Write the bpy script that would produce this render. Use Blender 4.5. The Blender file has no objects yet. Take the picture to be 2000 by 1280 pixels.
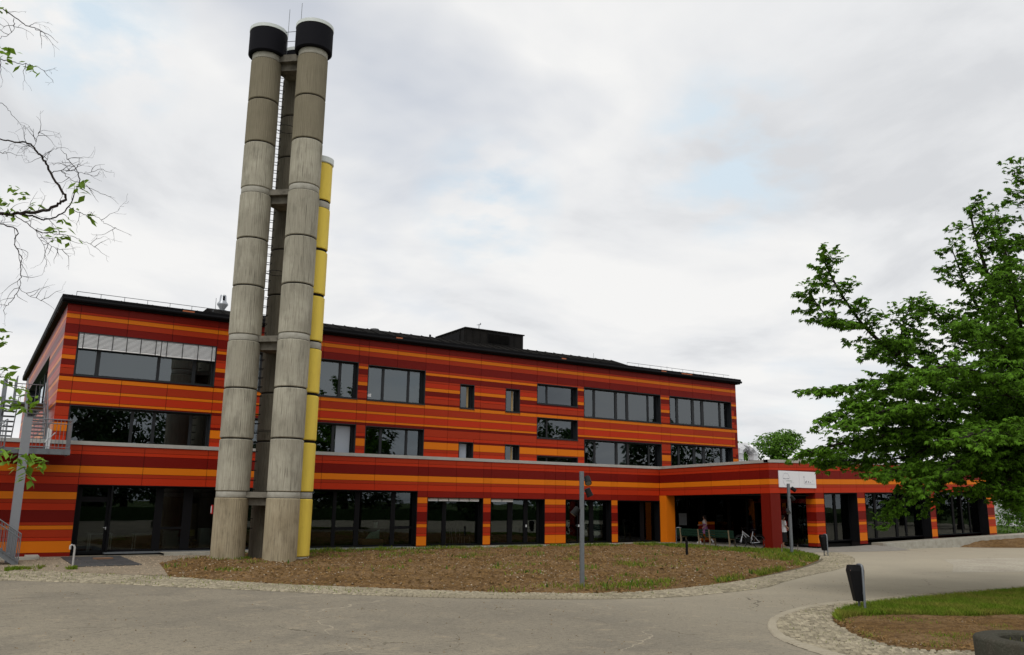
import bpy, math, random
import numpy as np
from mathutils import Vector, Matrix
from mathutils.geometry import delaunay_2d_cdt
import mathutils.noise as mn

random.seed(7); rng = np.random.default_rng(7)
S = bpy.context.scene
COL = S.collection

# ------------------------------------------------------------------ camera
cam = bpy.data.cameras.new('camera'); camo = bpy.data.objects.new('camera', cam); COL.objects.link(camo)
cam.sensor_width = 36; cam.lens = 29.291; cam.clip_start = .1; cam.clip_end = 3000
_R = [[0.840807, -0.121244, -0.527582], [-0.54119, -0.165737, -0.824406], [0.012514, 0.978688, -0.204969]]
camo.matrix_world = Matrix([[_R[0][0], _R[0][1], _R[0][2], 0], [_R[1][0], _R[1][1], _R[1][2], 0], [_R[2][0], _R[2][1], _R[2][2], 2.3], [0, 0, 0, 1]])
S.camera = camo

# ------------------------------------------------------------------ sky, sun, exposure
SUN_EL, SUN_AZ = math.radians(52), math.radians(230)      # sun behind the camera, a little to the left (azimuth clockwise from +Y)
wd = bpy.data.worlds.new('World'); S.world = wd; wd.use_nodes = True
nt = wd.node_tree; nt.nodes.clear()
def N(t, **k):
    n = nt.nodes.new(t)
    for a, b in k.items(): setattr(n, a, b)
    return n
def L(a, b): nt.links.new(a, b)
out = N('ShaderNodeOutputWorld'); mixs = N('ShaderNodeMixShader')
sky = N('ShaderNodeTexSky', sky_type='NISHITA', sun_disc=False, sun_elevation=SUN_EL, sun_rotation=SUN_AZ)
bsky = N('ShaderNodeBackground'); bsky.inputs['Strength'].default_value = .13; L(sky.outputs[0], bsky.inputs[0])
bcl = N('ShaderNodeBackground'); bcl.inputs['Strength'].default_value = 1.0
tc = N('ShaderNodeTexCoord'); sep = N('ShaderNodeSeparateXYZ'); L(tc.outputs['Generated'], sep.inputs[0])
za = N('ShaderNodeMath', operation='MAXIMUM'); L(sep.outputs[2], za.inputs[0]); za.inputs[1].default_value = 0
zb = N('ShaderNodeMath', operation='ADD'); L(za.outputs[0], zb.inputs[0]); zb.inputs[1].default_value = .16
dx = N('ShaderNodeMath', operation='DIVIDE'); L(sep.outputs[0], dx.inputs[0]); L(zb.outputs[0], dx.inputs[1])
dy = N('ShaderNodeMath', operation='DIVIDE'); L(sep.outputs[1], dy.inputs[0]); L(zb.outputs[0], dy.inputs[1])
cb = N('ShaderNodeCombineXYZ'); L(dx.outputs[0], cb.inputs[0]); L(dy.outputs[0], cb.inputs[1]); cb.inputs[2].default_value = 3.1
n1 = N('ShaderNodeTexNoise'); n1.inputs['Scale'].default_value = 1.35; n1.inputs['Detail'].default_value = 9; n1.inputs['Roughness'].default_value = .54; n1.inputs['Distortion'].default_value = .35; L(cb.outputs[0], n1.inputs['Vector'])
r1 = N('ShaderNodeValToRGB'); L(n1.outputs['Fac'], r1.inputs[0])
e = r1.color_ramp.elements; e[0].position = .34; e[0].color = (.685, .70, .725, 1); e[1].position = .585; e[1].color = (.915, .912, .905, 1)
m_ = e.new(.45); m_.color = (.815, .825, .84, 1)
n2 = N('ShaderNodeTexNoise'); n2.inputs['Scale'].default_value = .9; n2.inputs['Detail'].default_value = 5; n2.inputs['Roughness'].default_value = .5
mp = N('ShaderNodeMapping'); mp.inputs['Location'].default_value = (4.3, 1.7, 8); L(cb.outputs[0], mp.inputs[0]); L(mp.outputs[0], n2.inputs['Vector'])
r2 = N('ShaderNodeValToRGB'); L(n2.outputs['Fac'], r2.inputs[0])
e = r2.color_ramp.elements; e[0].position = .58; e[0].color = (1, 1, 1, 1); e[1].position = .74; e[1].color = (.55, .55, .55, 1)
# three thin spots in the cloud layer where the blue shows
gap = None
for (vx, vy, vz, c0, c1) in ((.687, .613, .391, .9935, .9995), (.478, .807, .348, .9955, .9997), (.052, .883, .466, .994, .9995)):
    dp = N('ShaderNodeVectorMath', operation='DOT_PRODUCT'); L(tc.outputs['Generated'], dp.inputs[0]); dp.inputs[1].default_value = Vector((vx, vy, vz)).normalized()
    mr = N('ShaderNodeMapRange'); mr.inputs['From Min'].default_value = c0; mr.inputs['From Max'].default_value = c1; L(dp.outputs['Value'], mr.inputs[0])
    if gap is None: gap = mr.outputs[0]
    else:
        ad = N('ShaderNodeMath', operation='MAXIMUM'); L(gap, ad.inputs[0]); L(mr.outputs[0], ad.inputs[1]); gap = ad.outputs[0]
n3 = N('ShaderNodeTexNoise'); n3.inputs['Scale'].default_value = 4.5; n3.inputs['Detail'].default_value = 7; n3.inputs['Roughness'].default_value = .55; L(cb.outputs[0], n3.inputs['Vector'])
r3 = N('ShaderNodeValToRGB'); L(n3.outputs['Fac'], r3.inputs[0]); r3.color_ramp.elements[0].position = .42; r3.color_ramp.elements[1].position = .60
gm = N('ShaderNodeMath', operation='MULTIPLY'); L(gap, gm.inputs[0]); L(r3.outputs[0], gm.inputs[1])
blu = N('ShaderNodeMixRGB'); blu.inputs['Color2'].default_value = (.67, .78, .87, 1); L(r1.outputs[0], blu.inputs['Color1']); L(gm.outputs[0], blu.inputs[0])
L(blu.outputs[0], bcl.inputs[0]); L(r2.outputs[0], mixs.inputs[0]); L(bsky.outputs[0], mixs.inputs[1]); L(bcl.outputs[0], mixs.inputs[2]); L(mixs.outputs[0], out.inputs[0])

sl = bpy.data.lights.new('sun', 'SUN'); sl.energy = 1.35; sl.angle = math.radians(28); sl.color = (1, .97, .92)
so = bpy.data.objects.new('sun', sl); COL.objects.link(so)
sd = Vector((math.sin(SUN_AZ) * math.cos(SUN_EL), math.cos(SUN_AZ) * math.cos(SUN_EL), math.sin(SUN_EL)))
so.rotation_euler = sd.to_track_quat('Z', 'Y').to_euler(); so.location = (0, 0, 40)
S.view_settings.view_transform = 'Standard'; S.view_settings.look = 'None'; S.view_settings.gamma = 1; S.view_settings.exposure = 0
S.view_settings.use_curve_mapping = False

# ------------------------------------------------------------------ helpers
MATS = {}
def mat(name, col, rough=.6, spec=.4, metal=0, noise=None, bump=None, vary=0, stretch=None, trans=None):
    """noise=(scale, amount, col2[, detail]) mixes in col2 by a noise; bump=(scale, strength); vary = brightness spread between objects/islands"""
    if name in MATS: return MATS[name]
    m = bpy.data.materials.new(name); m.use_nodes = True; t = m.node_tree; b = t.nodes['Principled BSDF']
    b.inputs['Roughness'].default_value = rough; b.inputs['Metallic'].default_value = metal; b.inputs['Specular IOR Level'].default_value = spec
    b.inputs['Base Color'].default_value = (*col, 1); src = None
    co = t.nodes.new('ShaderNodeTexCoord'); vec = co.outputs['Object']
    geo = t.nodes.new('ShaderNodeNewGeometry'); vec = geo.outputs['Position']
    if stretch:
        mpn = t.nodes.new('ShaderNodeMapping'); mpn.inputs['Scale'].default_value = stretch; t.links.new(vec, mpn.inputs[0]); vec2 = mpn.outputs[0]
    else: vec2 = vec
    if noise:
        for k, nz in enumerate(noise if isinstance(noise, list) else [noise]):
            n = t.nodes.new('ShaderNodeTexNoise'); n.inputs['Scale'].default_value = nz[0]; n.inputs['Detail'].default_value = 5; n.inputs['Roughness'].default_value = .6
            if len(nz) > 5:
                mq = t.nodes.new('ShaderNodeMapping'); mq.inputs['Scale'].default_value = nz[5]; t.links.new(vec, mq.inputs[0]); t.links.new(mq.outputs[0], n.inputs['Vector'])
            else: t.links.new(vec2, n.inputs['Vector'])
            r = t.nodes.new('ShaderNodeValToRGB'); r.color_ramp.elements[0].position = nz[3] if len(nz) > 3 else .4; r.color_ramp.elements[1].position = nz[4] if len(nz) > 4 else .65
            t.links.new(n.outputs['Fac'], r.inputs[0])
            mu = t.nodes.new('ShaderNodeMath'); mu.operation = 'MULTIPLY'; mu.inputs[1].default_value = nz[1]; t.links.new(r.outputs[0], mu.inputs[0])
            mx = t.nodes.new('ShaderNodeMixRGB'); mx.inputs['Color1'].default_value = (*col, 1); mx.inputs['Color2'].default_value = (*nz[2], 1)
            if src: t.links.new(src, mx.inputs['Color1'])
            t.links.new(mu.outputs[0], mx.inputs[0]); src = mx.outputs[0]
    if vary:
        if vary > 0: rn = t.nodes.new('ShaderNodeObjectInfo').outputs['Random']
        else: rn = geo.outputs['Random Per Island']
        mr = t.nodes.new('ShaderNodeMapRange'); mr.inputs['To Min'].default_value = 1 - abs(vary); mr.inputs['To Max'].default_value = 1 + abs(vary); t.links.new(rn, mr.inputs[0])
        h = t.nodes.new('ShaderNodeHueSaturation'); t.links.new(mr.outputs[0], h.inputs['Value'])
        if src: t.links.new(src, h.inputs['Color'])
        else: h.inputs['Color'].default_value = (*col, 1)
        src = h.outputs[0]
    if src: t.links.new(src, b.inputs['Base Color'])
    if bump:
        n = t.nodes.new('ShaderNodeTexNoise'); n.inputs['Scale'].default_value = bump[0]; n.inputs['Detail'].default_value = 4; t.links.new(vec2 if stretch else vec, n.inputs['Vector'])
        bp = t.nodes.new('ShaderNodeBump'); bp.inputs['Strength'].default_value = bump[1]; bp.inputs['Distance'].default_value = bump[2] if len(bump) > 2 else .02
        t.links.new(n.outputs['Fac'], bp.inputs['Height']); t.links.new(bp.outputs[0], b.inputs['Normal'])
    if trans:
        tr = t.nodes.new('ShaderNodeBsdfTranslucent'); ms = t.nodes.new('ShaderNodeMixShader'); ms.inputs[0].default_value = trans
        if src: t.links.new(src, tr.inputs[0])
        else: tr.inputs[0].default_value = (*col, 1)
        o = t.nodes['Material Output']; t.links.new(b.outputs[0], ms.inputs[1]); t.links.new(tr.outputs[0], ms.inputs[2]); t.links.new(ms.outputs[0], o.inputs[0])
    MATS[name] = m; return m

def add_cracks(m, col, scale=.22, width=.006):
    t = m.node_tree; b = t.nodes['Principled BSDF']; src = b.inputs['Base Color'].links[0].from_socket
    g = t.nodes.new('ShaderNodeNewGeometry'); wn = t.nodes.new('ShaderNodeTexNoise'); wn.inputs['Scale'].default_value = 1.6; wn.inputs['Detail'].default_value = 6; t.links.new(g.outputs['Position'], wn.inputs['Vector'])
    ma = t.nodes.new('ShaderNodeVectorMath'); ma.operation = 'MULTIPLY_ADD'; t.links.new(wn.outputs['Color'], ma.inputs[0]); ma.inputs[1].default_value = (.9, .9, 0); t.links.new(g.outputs['Position'], ma.inputs[2])
    v = t.nodes.new('ShaderNodeTexVoronoi'); v.feature = 'DISTANCE_TO_EDGE'; v.inputs['Scale'].default_value = scale; t.links.new(ma.outputs[0], v.inputs['Vector'])
    l = t.nodes.new('ShaderNodeMath'); l.operation = 'LESS_THAN'; l.inputs[1].default_value = width; t.links.new(v.outputs['Distance'], l.inputs[0])
    k = t.nodes.new('ShaderNodeTexNoise'); k.inputs['Scale'].default_value = .35; t.links.new(g.outputs['Position'], k.inputs['Vector'])
    r = t.nodes.new('ShaderNodeValToRGB'); r.color_ramp.elements[0].position = .46; r.color_ramp.elements[1].position = .56; t.links.new(k.outputs['Fac'], r.inputs[0])
    mu = t.nodes.new('ShaderNodeMath'); mu.operation = 'MULTIPLY'; t.links.new(l.outputs[0], mu.inputs[0]); t.links.new(r.outputs[0], mu.inputs[1])
    mx = t.nodes.new('ShaderNodeMixRGB'); mx.inputs['Color2'].default_value = (*col, 1); t.links.new(src, mx.inputs['Color1']); t.links.new(mu.outputs[0], mx.inputs[0]); t.links.new(mx.outputs[0], b.inputs['Base Color'])

def add_dust(m, col, x0, x1, amt):
    """pale dust lies thicker towards +X, where the path meets the entrance"""
    t = m.node_tree; b = t.nodes['Principled BSDF']; src = b.inputs['Base Color'].links[0].from_socket
    g = t.nodes.new('ShaderNodeNewGeometry'); s = t.nodes.new('ShaderNodeSeparateXYZ'); t.links.new(g.outputs['Position'], s.inputs[0])
    n = t.nodes.new('ShaderNodeTexNoise'); n.inputs['Scale'].default_value = .25; n.inputs['Detail'].default_value = 6; t.links.new(g.outputs['Position'], n.inputs['Vector'])
    a = t.nodes.new('ShaderNodeMath'); a.operation = 'MULTIPLY_ADD'; t.links.new(n.outputs['Fac'], a.inputs[0]); a.inputs[1].default_value = 14; t.links.new(s.outputs[0], a.inputs[2])
    r = t.nodes.new('ShaderNodeMapRange'); r.inputs['From Min'].default_value = x0 + 7; r.inputs['From Max'].default_value = x1 + 7; r.inputs['To Max'].default_value = amt; t.links.new(a.outputs[0], r.inputs[0])
    mx = t.nodes.new('ShaderNodeMixRGB'); mx.inputs['Color2'].default_value = (*col, 1); t.links.new(src, mx.inputs['Color1']); t.links.new(r.outputs[0], mx.inputs[0]); t.links.new(mx.outputs[0], b.inputs['Base Color'])

def glass_mat(name, tint, ior):
    m = bpy.data.materials.new(name); m.use_nodes = True; t = m.node_tree; t.nodes.clear()
    o = t.nodes.new('ShaderNodeOutputMaterial'); mx = t.nodes.new('ShaderNodeMixShader'); f = t.nodes.new('ShaderNodeFresnel'); f.inputs[0].default_value = ior
    tr = t.nodes.new('ShaderNodeBsdfTransparent'); tr.inputs[0].default_value = (*tint, 1); g = t.nodes.new('ShaderNodeBsdfGlossy'); g.inputs['Roughness'].default_value = .004
    g.inputs[0].default_value = (.86, .94, 1, 1)
    tcn = t.nodes.new('ShaderNodeNewGeometry'); nn = t.nodes.new('ShaderNodeTexNoise'); nn.inputs['Scale'].default_value = .7; nn.inputs['Detail'].default_value = 1; t.links.new(tcn.outputs['Position'], nn.inputs['Vector'])
    bp = t.nodes.new('ShaderNodeBump'); bp.inputs['Strength'].default_value = .12; bp.inputs['Distance'].default_value = .02; t.links.new(nn.outputs['Fac'], bp.inputs['Height']); t.links.new(bp.outputs[0], g.inputs['Normal'])
    t.links.new(f.outputs[0], mx.inputs[0]); t.links.new(tr.outputs[0], mx.inputs[1]); t.links.new(g.outputs[0], mx.inputs[2]); t.links.new(mx.outputs[0], o.inputs[0])
    MATS[name] = m; return m

def empty(name, loc=(0, 0, 0), rz=0):
    o = bpy.data.objects.new(name, None); COL.objects.link(o); o.location = loc; o.rotation_euler = (0, 0, rz); o.empty_display_size = .3
    return o
def tag(o, label=None, cat=None, group=None, kind=None):
    if label: o['label'] = label
    if cat: o['category'] = cat
    if group: o['group'] = group
    if kind: o['kind'] = kind
    return o
def link(name, me, parent=None, materials=()):
    o = bpy.data.objects.new(name, me); COL.objects.link(o)
    for m in materials:
        me.materials.append(m)
    if parent: o.parent = parent
    return o
def copy_tree(o, parent=None):
    c = o.copy(); COL.objects.link(c)
    if parent: c.parent = parent
    for ch in o.children: copy_tree(ch, c)
    return c

class Wall:
    """a vertical wall line: s runs along it, n is the distance in front of it, z is height (+ a slope)"""
    def __init__(w, o, d, n, slope=lambda s: 0.0): w.o = o; w.d = d; w.n = n; w.slope = slope
    def p(w, s, n, z): return (w.o[0] + w.d[0] * s + w.n[0] * n, w.o[1] + w.d[1] * s + w.n[1] * n, z + w.slope(s))

class MB:
    def __init__(b): b.v = []; b.f = []; b.mi = []
    def quadbox(b, pts, mi=0):
        i = len(b.v); b.v += pts
        for q in ((0, 3, 2, 1), (4, 5, 6, 7), (0, 1, 5, 4), (1, 2, 6, 5), (2, 3, 7, 6), (3, 0, 4, 7)):
            b.f.append(tuple(i + k for k in q)); b.mi.append(mi)
        return b
    def box(b, x0, x1, y0, y1, z0, z1, mi=0):
        return b.quadbox([(x0, y0, z0), (x1, y0, z0), (x1, y1, z0), (x0, y1, z0), (x0, y0, z1), (x1, y0, z1), (x1, y1, z1), (x0, y1, z1)], mi)
    def wbox(b, w, s0, s1, n0, n1, z0, z1, mi=0):
        return b.quadbox([w.p(s0, n1, z0), w.p(s1, n1, z0), w.p(s1, n0, z0), w.p(s0, n0, z0), w.p(s0, n1, z1), w.p(s1, n1, z1), w.p(s1, n0, z1), w.p(s0, n0, z1)], mi)
    def tube(b, pts, r, n=6, mi=0, cap=True):
        pts = [Vector(p) for p in pts]; rr = r if isinstance(r, (list, tuple)) else [r] * len(pts)
        i0 = len(b.v); up = None
        for k, p in enumerate(pts):
            d = (pts[min(k + 1, len(pts) - 1)] - pts[max(k - 1, 0)])
            if d.length < 1e-9: d = Vector((0, 0, 1))
            d.normalize()
            if up is None: up = Vector((0, 0, 1)) if abs(d.z) < .9 else Vector((1, 0, 0))
            a = d.cross(up)
            if a.length < 1e-6: a = d.orthogonal()
            a.normalize(); c = d.cross(a); up = -c if False else up
            for j in range(n):
                t = 2 * math.pi * j / n; q = p + (a * math.cos(t) + c * math.sin(t)) * rr[k]; b.v.append(tuple(q))
        for k in range(len(pts) - 1):
            for j in range(n):
                a0 = i0 + k * n + j; a1 = i0 + k * n + (j + 1) % n
                b.f.append((a0, a1, a1 + n, a0 + n)); b.mi.append(mi)
        if cap:
            b.f.append(tuple(i0 + j for j in reversed(range(n)))); b.mi.append(mi)
            e = i0 + (len(pts) - 1) * n; b.f.append(tuple(e + j for j in range(n))); b.mi.append(mi)
        return b
    def lathe(b, prof, n=48, c=(0, 0, 0), flute=0, mi=0, capb=True, capt=True):
        i0 = len(b.v)
        for r, z in prof:
            for j in range(n):
                t = 2 * math.pi * j / n; q = r + (flute if j % 2 else 0) if r > .01 else r
                b.v.append((c[0] + q * math.cos(t), c[1] + q * math.sin(t), c[2] + z))
        for k in range(len(prof) - 1):
            for j in range(n):
                a0 = i0 + k * n + j; a1 = i0 + k * n + (j + 1) % n
                b.f.append((a0, a1, a1 + n, a0 + n)); b.mi.append(mi)
        if capb: b.f.append(tuple(i0 + j for j in reversed(range(n)))); b.mi.append(mi)
        if capt:
            e = i0 + (len(prof) - 1) * n; b.f.append(tuple(e + j for j in range(n))); b.mi.append(mi)
        return b
    def prism(b, poly, y0, y1, axis='y', mi=0):
        """poly = [(a, z)...] extruded along an axis"""
        i = len(b.v); n = len(poly)
        for yy in (y0, y1):
            for a, z in poly: b.v.append((a, yy, z) if axis == 'y' else ((yy, a, z) if axis == 'x' else (a, z, yy)))
        b.f.append(tuple(i + k for k in range(n))); b.f.append(tuple(i + n + k for k in reversed(range(n)))); b.mi += [mi, mi]
        for k in range(n): b.f.append((i + k, i + n + k, i + n + (k + 1) % n, i + (k + 1) % n)); b.mi.append(mi)
        return b
    def build(b, name, m, parent=None, org=(0, 0, 0), smooth=False, kind=None):
        me = bpy.data.meshes.new(name)
        v = [(p[0] - org[0], p[1] - org[1], p[2] - org[2]) for p in b.v]
        me.from_pydata(v, [], b.f)
        ms = m if isinstance(m, (list, tuple)) else [m]
        for k in ms: me.materials.append(k)
        if len(ms) > 1: me.polygons.foreach_set('material_index', b.mi)
        import bmesh
        bm = bmesh.new(); bm.from_mesh(me); bmesh.ops.recalc_face_normals(bm, faces=bm.faces); bm.to_mesh(me); bm.free()
        if smooth:
            me.polygons.foreach_set('use_smooth', [True] * len(me.polygons))
            me.set_sharp_from_angle(angle=math.radians(38))
        o = link(name, me, parent)
        if kind: o['kind'] = kind
        return o

def mesh_np(name, V, F, m, parent=None, kind=None, smooth=False):
    """V (n,3) float, F (k,q) int with q = 3 or 4"""
    me = bpy.data.meshes.new(name); q = F.shape[1]
    me.vertices.add(len(V)); me.vertices.foreach_set('co', np.ascontiguousarray(V, dtype=np.float32).ravel())
    me.loops.add(F.size); me.loops.foreach_set('vertex_index', np.ascontiguousarray(F, dtype=np.int32).ravel())
    me.polygons.add(len(F)); me.polygons.foreach_set('loop_start', np.arange(0, F.size, q, dtype=np.int32))
    if smooth: me.polygons.foreach_set('use_smooth', [True] * len(F))
    me.update(calc_edges=True); me.validate()
    me.materials.append(m); o = link(name, me, parent)
    if kind: o['kind'] = kind
    return o

# ------------------------------------------------------------------ materials
OR = mat('panel orange', (.69, .175, .008), .38, .10, noise=(60, .10, (.6, .14, .01)), vary=.05)
RD = mat('panel bright red', (.47, .034, .009), .38, .10, noise=(60, .12, (.34, .025, .01)), vary=.05)
BR = mat('panel brick red', (.38, .034, .010), .38, .10, noise=(60, .12, (.25, .025, .01)), vary=.06)
DK = mat('panel dark red', (.165, .0085, .005), .38, .10, noise=(60, .12, (.11, .008, .006)), vary=.07)
MD = mat('panel wine red', (.215, .012, .006), .38, .10, noise=(60, .12, (.16, .012, .006)), vary=.07)
PM = [OR, RD, BR, DK, MD]
BLACK = mat('black metal', (.005, .005, .006), .7, .12)
FRAME = mat('anthracite frame', (.013, .015, .018), .45, .35)
SUBW = mat('dark sub wall', (.012, .010, .010), .9, .1)
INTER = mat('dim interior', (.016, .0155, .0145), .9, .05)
ROOFM = mat('dark roof sheet', (.007, .0065, .006), .95, .03, noise=(3, .5, (.02, .018, .016)))
CAPM = mat('weathered cap metal', (.40, .39, .36), .5, .5, noise=(2.5, .5, (.30, .29, .26)))
GALV = mat('galvanised steel', (.17, .185, .20), .45, .5, metal=.35, noise=(14, .5, (.13, .14, .155)))
WHITE = mat('white paint', (.74, .75, .76), .5, .4)
SILVER = mat('bright sheet metal', (.78, .79, .80), .35, .5, metal=.35, noise=(5, .4, (.5, .5, .52)))
COPPER = mat('copper patch', (.45, .13, .05), .5, .4)
GLASS = glass_mat('window glass', (.30, .34, .34), 2.05)
GLASSG = glass_mat('ground floor glass', (.60, .64, .62), 1.60)
FRAMEG = mat('black door frame', (.005, .005, .006), .6, .12)
CZ = (1, 1, .045)
CONC = mat('ribbed concrete', (.435, .41, .33), .9, .05, noise=[(.7, .7, (.29, .27, .215), .40, .58), (22, .45, (.22, .20, .155), .46, .66, CZ), (34, .75, (.085, .078, .062), .57, .69, (1, 1, .03)), (3.2, .55, (.16, .148, .118), .53, .70, (1, 1, .35))], bump=(30, .4, .01))
CONCB = mat('soil splashed concrete', (.40, .345, .24), .95, .03, noise=[(1.1, .6, (.27, .22, .14), .38, .66), (22, .5, (.20, .17, .12), .46, .66, CZ), (34, .8, (.075, .065, .05), .58, .72, (1, 1, .03)), (4, .6, (.16, .13, .085), .52, .72, (1, 1, .4))], bump=(30, .5, .01))
CONC3 = mat('weathered brown concrete', (.235, .208, .150), .9, .05, noise=[(1.1, .5, (.17, .15, .105), .38, .66), (22, .4, (.14, .125, .09), .46, .66, CZ), (34, .6, (.07, .062, .047), .60, .74, (1, 1, .03))], bump=(30, .4, .01))
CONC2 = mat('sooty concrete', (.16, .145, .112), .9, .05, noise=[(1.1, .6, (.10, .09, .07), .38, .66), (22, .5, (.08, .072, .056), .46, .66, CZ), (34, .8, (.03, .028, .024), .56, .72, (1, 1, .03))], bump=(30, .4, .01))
COLLAR = mat('smooth pale concrete', (.40, .385, .335), .9, .05, noise=(4, .6, (.27, .255, .21)), bump=(20, .3))
SLABC = mat('stained slab concrete', (.19, .175, .145), .9, .1, noise=(2.5, .7, (.06, .055, .045)), bump=(15, .4))
YEL = mat('yellow flue paint', (.80, .60, .085), .6, .3, noise=[(1.2, .35, (.55, .38, .05)), (6, .5, (.42, .30, .06), .62, .8)], stretch=(3, 3, .5))
CAPBLK = mat('black cap cladding', (.008, .008, .011), .8, .1)
GRASSM = mat('grass', (.125, .205, .018), .9, .03, noise=(1.1, .8, (.25, .235, .05)), vary=-.4, trans=.25)
KERBST = mat('pale kerb sett', (.40, .355, .27), .95, .03, noise=(1.5, .5, (.30, .26, .19)), vary=-.2, bump=(40, .4))
STONE = mat('granite sett', (.355, .31, .225), .95, .03, noise=[(.8, .7, (.25, .22, .15)), (35, .35, (.17, .15, .11), .5, .62)], vary=-.30, bump=(40, .5))
PEB = mat('pale pebble', (.30, .24, .17), .9, .1, vary=-.45)
WOODG = mat('bench green paint', (.007, .026, .016), .6, .15, noise=(8, .4, (.012, .035, .022)))
LEGC = mat('bench leg cast', (.21, .165, .105), .8, .2)
BINM = mat('bin black', (.005, .005, .006), .6, .2)
RUB = mat('rubber', (.008, .008, .008), .8, .1)

# ------------------------------------------------------------------ ground, road, beds
ASPH = mat('dusty asphalt', (.235, .207, .160), .98, .02, noise=[(.10, .75, (.33, .288, .215), .40, .62), (.5, .55, (.160, .145, .120), .48, .66), (1.9, .55, (.37, .31, .22), .57, .70), (9, .45, (.13, .118, .095), .50, .64), (15, .5, (.36, .32, .25), .56, .68), (34, .5, (.12, .11, .09), .5, .62)], bump=(40, .6, .012))
add_dust(ASPH, (.42, .375, .285), 9, 24, .62); add_cracks(ASPH, (.33, .29, .22), .13, .0022); add_cracks(ASPH, (.12, .105, .08), .21, .0016)
DIRT = mat('brown soil', (.168, .100, .042), .98, .0, noise=[(.5, .7, (.235, .152, .080), .42, .60), (5, .6, (.075, .044, .023), .45, .6), (24, .6, (.30, .22, .14), .56, .68), (13, .5, (.06, .036, .02), .5, .62)], bump=(18, 1, .05))
GRAV = mat('pale gravel', (.34, .31, .25), .95, .1, noise=[(2, .5, (.25, .22, .17)), (45, .6, (.16, .15, .12), .5, .6)], bump=(40, .8, .02))
SETB = mat('sett bedding sand', (.120, .100, .066), .95, .1, noise=[(3, .6, (.15, .13, .10)), (30, .4, (.10, .11, .05), .55, .7)], bump=(30, .5, .01))
FARG = mat('far lawn', (.060, .095, .028), .95, .05, noise=(.1, .5, (.09, .10, .04)))
PAVE = mat('porch paving', (.25, .235, .205), .9, .15, noise=(2, .5, (.18, .165, .14)), bump=(30, .3))

def inside(p, poly):
    x, y = p; c = False; j = len(poly) - 1
    for i in range(len(poly)):
        xi, yi = poly[i]; xj, yj = poly[j]
        if (yi > y) != (yj > y) and x < (xj - xi) * (y - yi) / (yj - yi) + xi: c = not c
        j = i
    return c
def densify(poly, st):
    o = []
    for i in range(len(poly)):
        a = Vector(poly[i]); b = Vector(poly[(i + 1) % len(poly)]); n = max(1, int((b - a).length / st))
        o += [tuple(a.lerp(b, k / n)) for k in range(n)]
    return o
def smooth_line(p, it=2):
    """round an open line by corner cutting"""
    for _ in range(it):
        q = [p[0]]
        for a, b in zip(p[:-1], p[1:]):
            q.append((a[0] * .75 + b[0] * .25, a[1] * .75 + b[1] * .25)); q.append((a[0] * .25 + b[0] * .75, a[1] * .25 + b[1] * .75))
        p = q + [p[-1]]
    return p
def pdist(P, poly):
    A = np.array(poly); B = np.roll(A, -1, 0); P = np.array(P)
    d = np.full(len(P), 1e9)
    for a, b in zip(A, B):
        ab = b - a; t = np.clip(((P - a) @ ab) / (ab @ ab + 1e-12), 0, 1); q = a + t[:, None] * ab
        d = np.minimum(d, np.hypot(*(P - q).T))
    return d
def sheet(name, poly, z, m, step=None, h=None, kind='structure', parent=None):
    """a ground sheet bounded by poly; with step and h() it gets relief that fades to z at its edge"""
    if step is None:
        me = bpy.data.meshes.new(name); me.from_pydata([(x, y, z) for x, y in poly], [], [tuple(range(len(poly)))]); me.materials.append(m)
        if me.polygons[0].normal.z < 0: me.flip_normals()
        o = link(name, me, parent)
        if kind: o['kind'] = kind
        return o
    bd = densify(poly, step * 1.5); xs = [p[0] for p in poly]; ys = [p[1] for p in poly]; pts = list(bd)
    cand = []
    y = min(ys); r = 0
    while y < max(ys):
        x = min(xs) + (r % 2) * step * .5
        while x < max(xs):
            p = (x + random.uniform(-.3, .3) * step, y + random.uniform(-.3, .3) * step)
            if inside(p, poly): cand.append(p)
            x += step
        y += step * .87; r += 1
    dd = pdist(cand, bd); pts += [c for c, d in zip(cand, dd) if d > step * .5]
    nb = len(bd)
    V, E_, F, *_ = delaunay_2d_cdt([Vector(p) for p in pts], [(i, (i + 1) % nb) for i in range(nb)], [], 1, 1e-5)
    d = pdist([tuple(v) for v in V], bd)
    me = bpy.data.meshes.new(name); me.from_pydata([(v[0], v[1], z + h(v[0], v[1], dv) if dv > 1e-4 else z) for v, dv in zip(V, d)], [], [tuple(f) for f in F])
    me.materials.append(m); me.polygons.foreach_set('use_smooth', [True] * len(me.polygons)); me.update()
    if len(me.polygons) and sum(p.normal.z for p in me.polygons) < 0: me.flip_normals()
    o = link(name, me, parent)
    if kind: o['kind'] = kind
    return o

sheet('ground', [(-900, -700), (1300, -700), (1300, 1500), (-900, 1500)], -.03, FARG)
sheet('road', [(-70, -60), (120, -60), (120, 32.9), (56.4, 33.2), (46, 33.3), (40, 36), (3, 38.2), (-70, 38.2)], 0, ASPH)

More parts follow.
